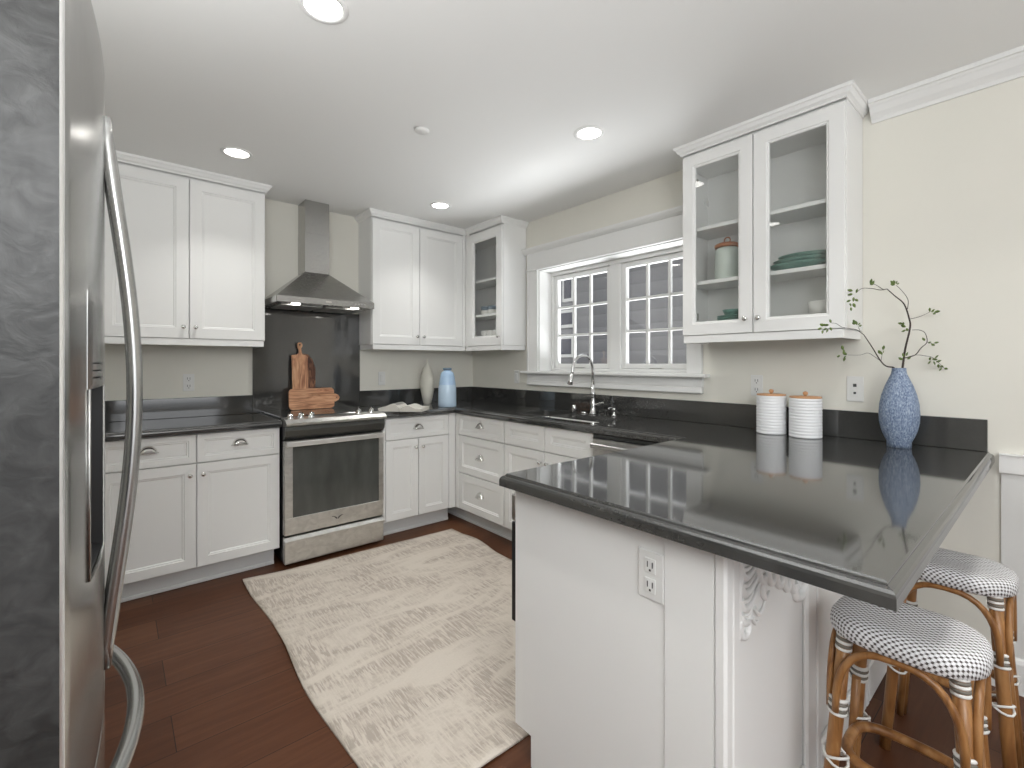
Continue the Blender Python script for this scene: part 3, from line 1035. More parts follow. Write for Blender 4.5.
def carve(mb, x, z, y=-3.2345):
    """openwork corner: leaf scrolls down the stile and out along the top"""
    def stroke(pts, w0, w1, h=0.004):
        # catmull-rom through (x, z) points
        Q, n = [], len(pts)
        for i in range(n - 1):
            p0, p1, p2, p3 = (Vector(pts[max(i - 1, 0)]), Vector(pts[i]), Vector(pts[i + 1]), Vector(pts[min(i + 2, n - 1)]))
            for q in range(5):
                t_ = q / 5
                Q.append(0.5 * ((2 * p1) + (p2 - p0) * t_ + (2 * p0 - 5 * p1 + 4 * p2 - p3) * t_ ** 2 + (3 * p1 - p0 - 3 * p2 + p3) * t_ ** 3))
        Q.append(Vector(pts[-1]))
        N = len(Q)
        mb.tube([(x + p.x, y - h, z + p.y) for p in Q], [1.15 * (w0 + (w1 - w0) * i / (N - 1)) * (0.55 + 0.45 * math.sin(PI * (0.15 + 0.85 * i / (N - 1)))) for i in range(N)], 7)
    # spine of the vertical leg and its curling leaves
    stroke([(0.012, -0.005), (0.020, -0.07), (0.010, -0.13), (0.018, -0.19), (0.006, -0.245)], 0.012, 0.006)
    for k, (zz, L) in enumerate([(-0.055, 0.150), (-0.092, 0.150), (-0.128, 0.140), (-0.160, 0.100)]):
        stroke([(0.020, zz), (0.035, zz - 0.026), (0.065, zz - 0.034), (L * 0.72, zz - 0.022), (L, zz + 0.006)], 0.0115, 0.004)
        stroke([(0.030, zz - 0.004), (0.048, zz - 0.016), (0.075, zz - 0.018), (L * 0.7, zz - 0.006)], 0.006, 0.003)
    stroke([(0.018, -0.175), (0.030, -0.215), (0.058, -0.222), (0.072, -0.200), (0.058, -0.186), (0.046, -0.196)], 0.010, 0.004)
    stroke([(0.10, -0.175), (0.125, -0.200), (0.15, -0.196), (0.165, -0.178)], 0.006, 0.003)
    stroke([(0.09, -0.195), (0.105, -0.215), (0.122, -0.214)], 0.005, 0.003)
    # arm along the top with leaves hanging from it
    stroke([(0.02, -0.012), (0.10, -0.020), (0.20, -0.014), (0.30, -0.022), (0.40, -0.016)], 0.010, 0.007)
    for k, (xx, D) in enumerate([(0.115, 0.128), (0.170, 0.148), (0.222, 0.172), (0.272, 0.196), (0.320, 0.214)]):
        stroke([(xx, -0.03), (xx + 0.006, -D * 0.72), (xx + 0.030, -D), (xx + 0.058, -D * 0.88), (xx + 0.070, -D * 0.60)], 0.0115, 0.004)
        stroke([(xx + 0.014, -0.04), (xx + 0.018, -D * 0.6), (xx + 0.034, -D * 0.82), (xx + 0.052, -D * 0.70)], 0.006, 0.003)
    stroke([(0.350, -0.19), (0.37, -0.238), (0.41, -0.245), (0.428, -0.220), (0.412, -0.202), (0.394, -0.216)], 0.013, 0.005)
    stroke([(0.16, -0.115), (0.150, -0.150), (0.165, -0.175), (0.19, -0.165)], 0.009, 0.004)
    return mb


for a, c in bk[:1]:
    PL(carve(MB(), a + 0.032, 0.862)).build('carved_scroll', M['cab'], pn)
PL(MB().box(-1.60, -2.5965, 0.116, -0.985, -2.5995, 0.42)).v
# kitchen side of the peninsula
for (a, c) in ((-0.985, -0.60),):
    mb = panel_front(MB(), 0, c - a, 0.116, 0.866, -0.019)
    mb.v = [(a + (c - a) - q[0], -2.5995 - q[1], q[2]) for q in mb.v]
    PL(mb).build('door', M['cab'], pn)
mb = panel_front(MB(), 0, 0.625, 0.116, 0.405, -0.019)
mb.v = [(-0.995 - q[0], -2.5995 - q[1], q[2]) for q in mb.v]
PL(mb).build('drawer', M['cab'], pn)
mw = thing('undercounter_microwave', (-1.342, -2.5995, 0.42), 'black and steel undercounter microwave on the kitchen side of the peninsula end', 'microwave')
MB().box(-0.288, 0.0005, 0.0, 0.315, 0.0405, 0.415).build('body', M['dark'], mw)
MB().box(-0.315, 0.0412, 0.0, 0.315, 0.064, 0.325, 0.003).build('door', M['glassblack'], mw)
MB().box(-0.315, 0.0412, 0.330, 0.315, 0.065, 0.415, 0.003).build('control_panel', M['steel_range'], mw)

# ---------------------------------------------------------------- range
RX0, RX1, RYF = -1.861, -1.209, -0.62
rg = thing('range_oven', ((RX0 + RX1) / 2, -0.32, 0), 'stainless slide-in range with black cooktop below the hood', 'range')
hw = (RX1 - RX0) / 2 - 0.002
fy = RYF + 0.32
MB().box(-hw, fy + 0.045, 0.03, hw, 0.297, 0.912).box(-hw + 0.03, fy + 0.07, 0.0, hw - 0.03, 0.25, 0.0295).build('body', M['black'], rg)
dr = MB().box(-hw, fy, 0.022, hw, fy + 0.044, 0.150, 0.004)
dr.prism([(fy + 0.002, 0.150), (fy - 0.012, 0.152), (fy - 0.012, 0.166), (fy + 0.008, 0.186), (fy + 0.040, 0.188), (fy + 0.040, 0.150)], 'x', -hw, hw)
dr.build('storage_drawer', M['steel_range'], rg)
od = MB()
wx0, wx1, wz0, wz1 = -1.811 + 1.535, -1.246 + 1.535, 0.306, 0.748
od.box(-hw, fy, 0.200, hw, fy + 0.044, wz0 - 0.0, 0.003)
od.box(-hw, fy, wz1, hw, fy + 0.044, 0.785, 0.003)
od.box(-hw, fy, wz0, wx0, fy + 0.044, wz1, 0.002).box(wx1, fy, wz0, hw, fy + 0.044, wz1, 0.002)
o = od.build('oven_door', M['steel_range'], rg)
MB().box(wx0, fy + 0.004, wz0, wx1, fy + 0.040, wz1).build('oven_window', M['ovenglass'], o)
MB().box(-hw + 0.004, fy - 0.036, 0.750, hw - 0.004, fy - 0.020, 0.784, 0.005, seg=2).box(-hw + 0.01, fy - 0.021, 0.757, -hw + 0.035, fy, 0.779).box(hw - 0.035, fy - 0.021, 0.757, hw - 0.01, fy, 0.779).build('handle', mat('bright_oven_handle_steel', (0.82, 0.81, 0.79), 0.36, 0.9), o)
# maker's mark on the door: a small winged swirl
em = MB()
for sgn in (-1, 1):
    em.tube([(sgn * 0.004, fy - 0.001, 0.248), (sgn * 0.014, fy - 0.001, 0.256), (sgn * 0.026, fy - 0.001, 0.262), (sgn * 0.038, fy - 0.001, 0.262)], [0.0035, 0.004, 0.003, 0.0015], 6)
    em.tube([(sgn * 0.003, fy - 0.001, 0.242), (sgn * 0.010, fy - 0.001, 0.249), (sgn * 0.017, fy - 0.001, 0.253)], [0.002, 0.0025, 0.0015], 6)
em.build('emblem', mat('grey_emblem', (0.12, 0.12, 0.12), 0.3, 0.8), o)
cpn = MB().prism([(fy + 0.040, 0.790), (fy + 0.010, 0.795), (fy - 0.012, 0.815), (fy - 0.022, 0.850), (fy - 0.016, 0.874), (fy + 0.044, 0.874)], 'x', -hw, hw)
cpn.build('front_panel', mat('dark_steel_panel', (0.085, 0.087, 0.082), 0.28, 0.7), rg)
lip = MB().prism([(fy + 0.044, 0.8745), (fy - 0.016, 0.8745), (fy - 0.046, 0.884), (fy - 0.048, 0.898), (fy - 0.020, 0.918), (fy + 0.07, 0.926), (fy + 0.07, 0.912), (fy + 0.044, 0.912)], 'x', -hw - 0.001, hw + 0.001)
lip.build('control_ledge', M['steel_range'], rg)
MB().box(-hw - 0.001, fy + 0.0705, 0.9125, hw + 0.001, 0.297, 0.928, 0.003).build('cooktop', M['cooktop'], rg)
MB().box(-0.16, fy + 0.0735, 0.9285, 0.12, fy + 0.125, 0.9315, 0.001).build('display', M['glassblack'], rg)
for kx in (-0.283, -0.220, -0.155, 0.155, 0.245):
    mx = Matrix.Translation((kx, fy + 0.035, 0.924)) @ Matrix.Rotation(0.45, 4, 'X')
    MB().lathe([(0.021, -0.004), (0.021, 0.004), (0.016, 0.007), (0.0155, 0.026), (0.012, 0.029), (0.002, 0.030)], n=18, mx=mx).box(-0.003, -0.016, 0.02, 0.003, 0.016, 0.034, 0.001, mx=mx).build('knob', M['chrome'], rg)

# cutting boards on the cooktop


def board(name, outline, y, th, m, label, lean, loc, hole=None, rz=0):
    bm = bmesh.new()
    fs = []
    for yy in (0, th):
        vs = [bm.verts.new((x, yy, z)) for x, z in outline]
        es = [bm.edges.new((vs[i], vs[(i + 1) % len(vs)])) for i in range(len(vs))]
        hv = []
        if hole:
            hx, hz, hr = hole
            hv = [bm.verts.new((hx + hr * math.cos(2 * PI * k / 14), yy, hz + hr * math.sin(2 * PI * k / 14))) for k in range(14)]
            es += [bm.edges.new((hv[i], hv[(i + 1) % 14])) for i in range(14)]
        bmesh.ops.triangle_fill(bm, use_beauty=True, edges=es)
        fs.append((vs, hv))
    for a, b2 in zip(fs[0], fs[1]):
        for i in range(len(a)):
            k = (i + 1) % len(a)
            bm.faces.new((a[i], a[k], b2[k], b2[i]))
    bmesh.ops.recalc_face_normals(bm, faces=bm.faces[:])
    me = bpy.data.meshes.new(name)
    bm.to_mesh(me); bm.free()
    me.materials.append(m)
    o = bpy.data.objects.new(name, me)
    COL.objects.link(o)
    o.location = loc
    o.rotation_euler = (lean, 0, rz)
    return tag(o, label, 'cutting board')


tall = [(-0.055, 0), (0.055, 0), (0.055, 0.385), (0.045, 0.398), (0.020, 0.402), (0.013, 0.42), (0.012, 0.45), (0.020, 0.465), (0.020, 0.482), (0.010, 0.493), (-0.006, 0.492), (-0.014, 0.480), (-0.013, 0.462), (-0.006, 0.44), (-0.008, 0.415), (-0.016, 0.403), (-0.055, 0.398)]
board('cutting_board', tall, 0, 0.016, M['acacia_v'], 'tall narrow wooden cutting board with a holed handle, standing upright', -0.09, (-1.612, -0.099, 0.9305), (0.003, 0.476, 0.0075))
third = [(-0.05, 0), (0.05, 0), (0.055, 0.30), (0.030, 0.37), (0.0, 0.405), (-0.05, 0.41)]
board('cutting_board', third, 0, 0.014, M['walnut'], 'dark striped wooden cutting board, furthest back of the three', -0.05, (-1.548, -0.056, 0.9305))
wide = rrect(-0.165, 0.155, 0.0, 0.152, 0.026, 4)
wide = [p for p in wide]
hnd = [(0.155, 0.048), (0.166, 0.046), (0.188, 0.058), (0.196, 0.076), (0.188, 0.094), (0.166, 0.106), (0.155, 0.104)]
# insert the handle between the lower-right and upper-right corners (outline runs counter-clockwise from the right side)
i_br = len(wide)
wide = wide + hnd
board('cutting_board', wide, 0, 0.018, M['acacia'], 'wide reddish wooden cutting board lying on its long edge in front', -0.10, (-1.537, -0.135, 0.9308), (0.175, 0.076, 0.0065))

# ---------------------------------------------------------------- hood
hd = thing('range_hood', (-1.535, -0.003, 1.665), 'stainless chimney hood above the range', 'range hood')
hx, hy = 0.330, -0.45
MB().box(-hx, hy, 0.0, hx, 0, 0.045, 0.003).build('canopy_rim', M['steel'], hd)
cx0, cx1, cyf = -0.072, 0.100, -0.17
vs = [(-hx + 0.004, 0, 0.0455), (hx - 0.004, 0, 0.0455), (hx - 0.004, hy + 0.004, 0.0455), (-hx + 0.004, hy + 0.004, 0.0455), (cx0, 0, 0.262), (cx1, 0, 0.262), (cx1, cyf, 0.262), (cx0, cyf, 0.262)]
MB().add(vs, [[0, 1, 5, 4], [1, 2, 6, 5], [2, 3, 7, 6], [3, 0, 4, 7], [4, 5, 6, 7], [3, 2, 1, 0]]).build('canopy', M['steel'], hd)
MB().box(cx0, cyf, 0.2625, cx1, 0, H - 1.665 - 0.001, 0.002).box(cx0 - 0.001, cyf - 0.001, 0.2625, cx1 + 0.001, 0, 0.55, 0.001).build('chimney', M['steel'], hd)
for a, c in ((-0.28, -0.01), (0.01, 0.28)):
    MB().box(a, -0.36, -0.010, c, -0.08, -0.0005, 0.003).build('grease_filter', M['steel_range'], hd)
for a in (-0.2, 0.2):
    MB().lathe([(0.028, -0.006), (0.028, -0.0005)], (a, -0.405, 0), 18).build('hood_lamp', M['lamp'], hd)
for k in range(4):
    MB().lathe([(0.005, 0), (0.005, 0.003)], n=10, mx=Matrix.Translation((0.19 + 0.022 * k, hy - 0.0, 0.024)) @ Matrix.Rotation(PI / 2, 4, 'X')).build('button', M['chrome'], hd)
MB().box(-0.02, hy - 0.0012, 0.018, 0.02, hy - 0.0002, 0.028).build('badge', M['nickel'], hd)

# ---------------------------------------------------------------- fridge
FYC, FHW = -2.66, 0.351
fr = thing('refrigerator', (-3.05, FYC, 0), 'stainless french-door refrigerator with curved handles at the left of the frame', 'refrigerator')


def fx(y):     # bowed front in plan, y relative to the centre
    return (-2.666 + 3.05) - 0.030 * (y / 0.36) ** 2


MB().box(-0.34, -FHW + 0.004, 0.02, 0.290, FHW - 0.004, 1.735, 0.004).box(-0.30, -0.33, 0.0, 0.25, 0.33, 0.0195).build('body', mat('dark_grey_fridge_case', (0.09, 0.09, 0.09), 0.5, 0.2), fr)


def fridge_front(name, y0, y1, z0, z1, cut=None):
    """bowed slab; cut = (ya, yb, za, zb, depth) leaves an alcove"""
    xb = 0.296
    e = 0.0035
    ys = sorted(set([y0, y0 + e * 0.4, y0 + e] + [y0 + e + (y1 - y0 - 2 * e) * i / 14 for i in range(15)] + [y1 - e, y1 - e * 0.4, y1] + ([cut[0], cut[1]] if cut else [])))
    zs = sorted(set([z0, z0 + e * 0.4, z0 + e, z1 - e, z1 - e * 0.4, z1] + ([cut[2], cut[3]] if cut else [])))

    def dep(y, z):
        d = 0
        for q in (y - y0, y1 - y, z - z0, z1 - z):
            if q < e:
                d = max(d, e - math.sqrt(max(e * e - (e - q) ** 2, 0)))
        return fx(y) - d
    mb = MB()
    idx = {}
    V = []
    for i, y in enumerate(ys):
        for j, z in enumerate(zs):
            idx[i, j] = len(V)
            V.append((dep(y, z), y, z))
    F = []
    for i in range(len(ys) - 1):
        for j in range(len(zs) - 1):
            if cut and ys[i] >= cut[0] - 1e-6 and ys[i + 1] <= cut[1] + 1e-6 and zs[j] >= cut[2] - 1e-6 and zs[j + 1] <= cut[3] + 1e-6:
                continue
            F.append([idx[i, j], idx[i + 1, j], idx[i + 1, j + 1], idx[i, j + 1]])
    mb.add(V, F, True)
    for q, f_ in enumerate(F):
        if min(V[k][1] for k in f_) < y0 + e * 0.99:
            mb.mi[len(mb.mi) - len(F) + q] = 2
    # rim faces to the back
    S, FS = [], []
    def strip(pts):
        o = len(S)
        for p in pts:
            S.append(p); S.append((xb, p[1], p[2]))
        for k in range(len(pts) - 1):
            FS.append([o + 2 * k, o + 2 * k + 2, o + 2 * k + 3, o + 2 * k + 1])
    strip([V[idx[i, 0]] for i in range(len(ys))])
    strip([V[idx[i, len(zs) - 1]] for i in range(len(ys))])
    strip([V[idx[0, j]] for j in range(len(zs))])
    strip([V[idx[len(ys) - 1, j]] for j in range(len(zs))])
    mb.add(S, FS, False, 1)
    mb.add([(xb, y0, z0), (xb, y1, z0), (xb, y1, z1), (xb, y0, z1)], [[0, 1, 2, 3]], False, 1)
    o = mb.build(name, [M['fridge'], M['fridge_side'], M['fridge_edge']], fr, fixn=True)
    return o


DZ0 = 0.705
CUT = (-0.235, -0.075, 0.985, 1.232)
d1 = fridge_front('door', -FHW, -0.002, DZ0, 1.75, CUT)
d2 = fridge_front('door', 0.002, FHW, DZ0, 1.75)
d3 = fridge_front('freezer_drawer', -FHW, FHW, 0.06, DZ0 - 0.006)
# dispenser alcove, frame and control panel
al = MB()
ya, yb, za, zb = CUT
xi = 0.318
al.add([(fx(ya), ya, za), (fx(yb), yb, za), (fx(yb), yb, zb), (fx(ya), ya, zb), (xi, ya + 0.01, za + 0.01), (xi, yb - 0.01, za + 0.01), (xi, yb - 0.01, zb - 0.01), (xi, ya + 0.01, zb - 0.01)],
       [[0, 1, 5, 4], [1, 2, 6, 5], [2, 3, 7, 6], [3, 0, 4, 7], [4, 5, 6, 7]])
al.build('dispenser_alcove', M['black'], d1, fixn=False)
cpm = MB()
for (y_a, y_b, z_a, z_b, out) in ((ya - 0.008, yb + 0.008, zb, 1.360, 0.0025),):
    n = 8
    rings = []
    for z, oo in ((z_a, 0.0012), (z_a + 0.006, out), (z_b - 0.012, out), (z_b, 0.0012)):
        ring = [(fx(y_a + (y_b - y_a) * i / n) + oo * (1 - (2 * i / n - 1) ** 4) + 0.0004, y_a + (y_b - y_a) * i / n, z) for i in range(n + 1)]
        ring += [(fx(y_b) - 0.01, y_b, z), (fx(y_a) - 0.01, y_a, z)]
        rings.append(ring)
    cpm.rings(rings, True, (True, True), False)
cpm.build('control_panel', M['fridge'], d1)
fm = MB()
fm.tube([(fx(ya) + 0.001, ya - 0.003, zb), (fx(ya) + 0.001, ya - 0.003, za), (fx((ya + yb) / 2) + 0.002, (ya + yb) / 2, za - 0.006), (fx(yb) + 0.001, yb + 0.003, za), (fx(yb) + 0.001, yb + 0.003, zb)], 0.0018, 8)
fm.build('alcove_rim', M['bar'], d1)
lb = MB()
for k in range(3):
    lb.box(fx(-0.155) + 0.0030, -0.20, 1.245 + k * 0.010, fx(-0.155) + 0.0048, -0.105, 1.247 + k * 0.010)
lb.build('button_row', M['black'], d1)
for d, yy in ((d1, -0.030), (d2, 0.030)):
    pts = []
    for i in range(25):
        s_ = i / 24
        z = 0.765 + (1.670 - 0.765) * s_
        pts.append((fx(yy) + 0.001 + 0.0385 * math.sin(PI * s_) ** 1.35, yy, z))
    rr = [0.0080 + 0.0027 * min(1, math.sin(PI * i / 24) * 4) for i in range(25)]
    MB().tube(pts, rr, 14).build('handle', M['bar'], d)
    for z in (0.835, 1.580):
        s_ = (z - 0.738) / 0.947
        MB().box(fx(yy) - 0.002, yy - 0.005, z - 0.005, fx(yy) + 0.008, yy + 0.005, z + 0.005, 0.002).build('handle_bolt', M['chrome'], d)
pts = []
for i in range(25):
    s_ = i / 24
    y = -0.25 + 0.5 * s_
    pts.append((fx(y) + 0.001 + 0.040 * math.sin(PI * s_) ** 0.8, y, 0.680))
MB().tube(pts, [0.0085 + 0.0035 * min(1, math.sin(PI * i / 24) * 4) for i in range(25)], 14).build('handle', M['bar'], d3)

# ---------------------------------------------------------------- ceiling fittings
LN = ['over the cabinets left of the hood', 'over the corner by the narrow glass cabinet', 'over the worktop by the two-door glass cabinet', 'at the top edge above the fridge end']
for i, (x, y) in enumerate(CANS):
    lab = 'round recessed ceiling light ' + (LN[i] if i < 4 else 'behind the camera over the living area')
    if i == 4: lab = 'round recessed ceiling light above the bar stools'
    if i == 5: lab = 'round recessed ceiling light above the fridge front'
    r = thing('recessed_light', (x, y, H), lab, 'ceiling light', 'recessed ceiling lights')
    if i < 1:
        MB().lathe([(0.060, -0.0012), (0.062, -0.005), (0.078, -0.004), (0.080, -0.0005)], n=36, caps=(False, False)).build('trim_ring', M['ceil'], r)
        MB().lathe([(0.060, -0.0005), (0.060, -0.0014), (0.001, -0.0016)], n=36).build('lens', M['lamp'], r)
        r0 = r
    else:
        for ch in r0.children:
            c = ch.copy(); COL.objects.link(c); c.parent = r
    area('recessed_lamp', (x, y, H - 0.008), (0, 0, 0), 0.11, 0.11, CAN_POWER, (1.0, 0.99, 0.96), 'DISK', 1.75)
sm = thing('smoke_detector', (-1.463, -1.605, H), 'small white round sprinkler cap on the ceiling', 'sprinkler')
MB().lathe([(0.036, -0.0005), (0.036, -0.006), (0.028, -0.012), (0.004, -0.013)], n=26).build('cover', M['trim'], sm)

# ---------------------------------------------------------------- outlets


def outlet(loc, rz, label, kind='duplex', wd=0.062, ht=0.112, group=None):
    r = thing('wall_outlet' if kind == 'duplex' else 'wall_switch', loc, label, 'outlet' if kind == 'duplex' else 'switch', group, rz)
    p = MB().box(-wd / 2, -0.005, -ht / 2, wd / 2, -0.0006, ht / 2, 0.002)
    p.build('cover_plate', M['outlet'], r)
    if kind == 'duplex':
        for dz in (0.024, -0.024):
            f = MB().box(-0.015, -0.0075, dz - 0.018, 0.015, -0.0052, dz + 0.018, 0.002).build('socket', M['outlet'], r)
            h = MB().box(-0.008, -0.0082, dz - 0.004, -0.0055, -0.0076, dz + 0.010).box(0.0055, -0.0082, dz - 0.004, 0.008, -0.0076, dz + 0.010).box(-0.0025, -0.0082, dz - 0.013, 0.0025, -0.0076, dz - 0.008)
            h.build('socket_slots', M['slot'], f)
    elif kind == 'rocker':
        MB().box(-0.013, -0.010, -0.030, 0.013, -0.0052, 0.030, 0.002).build('rocker', M['outlet'], r)
    else:
        f = MB().box(-0.016, -0.007, -0.034, 0.016, -0.0052, 0.034, 0.001).build('insert', M['outlet'], r)
        MB().box(-0.007, -0.009, 0.010, 0.007, -0.0071, 0.024, 0.002).box(-0.005, -0.009, -0.024, 0.005, -0.0071, -0.014, 0.002).build('jack', M['slot'], f)
    return r


outlet((-2.285, 0, 1.14), 0, 'white double outlet on the back wall left of the range')
outlet((-0.94, 0, 1.14), 0, 'white switch plate on the back wall behind the open book', 'rocker')
outlet((0, -0.66, 1.15), R90, 'white switch plate under the narrow glass cabinet', 'rocker')
outlet((0, -2.644, 1.147), R90, 'white double outlet on the wall just above the left canister')
outlet((0, -3.085, 1.146), R90, 'white plate with two dark jacks on the wall left of the blue vase', 'jack', 0.066, 0.118)
outlet((-1.6602, -3.066, 0.752), R90, 'white double outlet on the end panel of the peninsula', 'duplex', 0.070, 0.118)

# ---------------------------------------------------------------- rug
bm = bmesh.new()
nx_, ny_ = 40, 56
c00, c10, c11, c01 = Vector((-2.085, -2.55)), Vector((-0.745, -2.515)), Vector((-0.690, -0.705)), Vector((-2.080, -0.640))
grid = []
for j in range(ny_ + 1):
    row = []
    for i in range(nx_ + 1):
        a, b2 = i / nx_, j / ny_
        p = (c00 * (1 - a) + c10 * a) * (1 - b2) + (c01 * (1 - a) + c11 * a) * b2
        wv_ = 0.012 * math.sin(b2 * 11 + 0.6) * (1 - a) ** 3 + 0.008 * math.sin(b2 * 17) * a ** 3
        zz = 0.007 + 0.010 * max(0, math.sin(b2 * 13.0 + 1.0)) * (1 - min(1, a * 6)) + 0.012 * max(0, math.sin(b2 * 15 + 2)) * max(0, a * 8 - 7) * (b2 > 0.3) + 0.010 * max(0, math.sin(a * 9)) * (1 - min(1, b2 * 14))
        row.append(bm.verts.new((p.x + wv_, p.y, zz)))
    grid.append(row)
bot = [[bm.verts.new((q.co.x, q.co.y, max(0.0006, q.co.z - 0.0065))) for q in row] for row in grid]
for j in range(ny_):
    for i in range(nx_):
        bm.faces.new((grid[j][i], grid[j][i + 1], grid[j + 1][i + 1], grid[j + 1][i])).smooth = True
        bm.faces.new((bot[j][i], bot[j + 1][i], bot[j + 1][i + 1], bot[j][i + 1]))
for j in range(ny_):
    bm.faces.new((grid[j][0], grid[j + 1][0], bot[j + 1][0], bot[j][0]))
    bm.faces.new((grid[j][nx_], bot[j][nx_], bot[j + 1][nx_], grid[j + 1][nx_]))
for i in range(nx_):
    bm.faces.new((grid[0][i], bot[0][i], bot[0][i + 1], grid[0][i + 1]))
    bm.faces.new((grid[ny_][i], grid[ny_][i + 1], bot[ny_][i + 1], bot[ny_][i]))
me = bpy.data.meshes.new('area_rug')
bm.to_mesh(me); bm.free()
me.materials.append(M['rug'])
o = bpy.data.objects.new('area_rug', me)
COL.objects.link(o)
tag(o, 'large beige mottled area rug on the dark wood floor', 'rug')

# ---------------------------------------------------------------- things on the worktop
# ribbed canisters


def canister(loc, r, h, label):
    t_ = thing('canister', loc, label, 'canister', 'white ribbed canisters')
    prof = [(r * 0.94, 0.0)]
    n = 13
    for k in range(n):
        z0_, z1_ = h * k / n, h * (k + 1) / n
        d = 0.0028
        prof += [(r - d, z0_ + 0.001), (r, z0_ + (z1_ - z0_) * 0.35), (r, z0_ + (z1_ - z0_) * 0.65), (r - d, z1_ - 0.001)]
    prof += [(r * 0.95, h), (r * 0.93, h)]
    MB().lathe(prof, n=40).build('body', M['ribwhite'], t_)
    l_ = MB().lathe([(r * 0.96, h + 0.0005), (r * 0.97, h + 0.003), (r * 0.96, h + 0.008), (r * 0.3, h + 0.0085)], n=40).build('lid', M['lidwood'], t_)
    MB().lathe([(0.005, h + 0.009), (0.005, h + 0.012), (0.010, h + 0.017), (0.0115, h + 0.023), (0.009, h + 0.029), (0.003, h + 0.032)], n=16).build('lid_knob', M['lidwood'], l_)
    return t_


def atpix(u, depth):
    tt = (u - 512) / 466.11
    return CX + depth * (math.sin(YAW) + tt * math.cos(YAW)), CY + depth * (math.cos(YAW) - tt * math.sin(YAW))


x, y = atpix(771.2, 2.352)
canister((x, y, 0.9145), 0.0675, 0.190, 'white ribbed canister with wooden lid, under the wall outlet')
x, y = atpix(805.4, 2.228)
canister((x, y, 0.9145), 0.0690, 0.186, 'white ribbed canister with wooden lid, nearer the blue vase')

# blue vase with twigs
VD = 1.965
vx, vy = atpix(899, VD)
vs_ = thing('flower_vase', (vx, vy, 0.9145), 'blue speckled bottle-shaped vase at the end of the worktop', 'vase')
k = VD / 466.11
prof_px = [(447.8, 10.5), (447, 12.3), (441.5, 12.3), (440, 13), (436, 15.3), (430, 17.9), (422, 19.9), (413, 20.4), (404, 19.7), (395, 17.6), (386, 14.2), (379, 10.6), (374, 8.0), (370, 7.2), (368, 7.3)]
z_of = lambda v: CZ - (v - 363.45) * k
P = [(r * k * 0.785, max(0.0, z_of(v) - 0.9145)) for v, r in prof_px]
P[0] = (P[0][0], 0.0)
P += [(P[-1][0] - 0.004, P[-1][1]), (P[-1][0] - 0.006, P[-1][1] - 0.03)]
nn_ = 96
rings = [[(r * (1 + (0.014 if j % 4 < 2 else -0.004)) * math.cos(2 * PI * j / nn_), r * (1 + (0.014 if j % 4 < 2 else -0.004)) * math.sin(2 * PI * j / nn_), z) for j in range(nn_)] for r, z in P]
MB().rings(rings, True, (True, True), True).build('body', M['bluevase'], vs_)


def pix3(u, v, dd=0.0):
    tq = (u - 512) / 466.11
    dd = min(dd, (-0.035 - CX) / (math.sin(YAW) + tq * math.cos(YAW)) - VD)
    x_, y_ = atpix(u, VD + dd)
    return Vector((x_, y_, CZ - (v - 363.45) * (VD + dd) / 466.11))


def leaves(mb, spots, size=0.018):
    for (u, v, ang, dd) in spots:
        for q in range(1):
            c = pix3(u, v, dd)
            a = math.radians(ang + random.uniform(-12, 12))
            L = size * random.uniform(0.85, 1.2)
            rgt = Vector((math.cos(YAW), -math.sin(YAW), 0))
            fwd = Vector((math.sin(YAW), math.cos(YAW), 0))
            d = (rgt * math.cos(a) + Vector((0, 0, 1)) * math.sin(a) + fwd * random.uniform(-0.5, 0.5)).normalized()
            sd_ = d.cross(fwd + Vector((0, 0, 0.5))).normalized()
            nrm = d.cross(sd_)
            pts = []
            for tt, wd in ((0, 0), (0.25, 0.24), (0.55, 0.30), (0.85, 0.15), (1.0, 0)):
                pts.append((c + d * L * tt, wd * L))
            vs2, fs2 = [], []
            for p_, wd in pts:
                vs2 += [p_ + sd_ * wd, p_ + nrm * 0.0012 + sd_ * 0.0, p_ - sd_ * wd, p_ - nrm * 0.0008]
            for i in range(4):
                for j in range(4):
                    kx = (j + 1) % 4
                    fs2.append([i * 4 + j, i * 4 + kx, (i + 1) * 4 + kx, (i + 1) * 4 + j])
            mb.add(vs2, fs2, True)


def twig(paths, leafspots, label):
    r = thing('leafy_branch', (vx, vy, 1.22), label, 'branch')
    org = Vector((vx, vy, 1.22))
    mb = MB()
    for pts, r0_, r1_ in paths:
        P3 = [pix3(*p) - org for p in pts]
        # smooth the polyline
        Q = []
        for i in range(len(P3) - 1):
            a = P3[max(i - 1, 0)]; b2 = P3[i]; c = P3[i + 1]; d = P3[min(i + 2, len(P3) - 1)]
            for s_ in range(5):
                tt = s_ / 5
                Q.append(0.5 * ((2 * b2) + (c - a) * tt + (2 * a - 5 * b2 + 4 * c - d) * tt ** 2 + (3 * b2 - a - 3 * c + d) * tt ** 3))
        Q.append(P3[-1])
        mb.tube(Q, [r0_ + (r1_ - r0_) * i / (len(Q) - 1) for i in range(len(Q))], 6)
    mb.build('stem', M['twig'], r)
    lm = MB()
    leaves(lm, leafspots)
    lm.v = [tuple(Vector(p) - org) for p in lm.v]
    lm.build('leaf_sprays', M['leaf'], r)
    return r


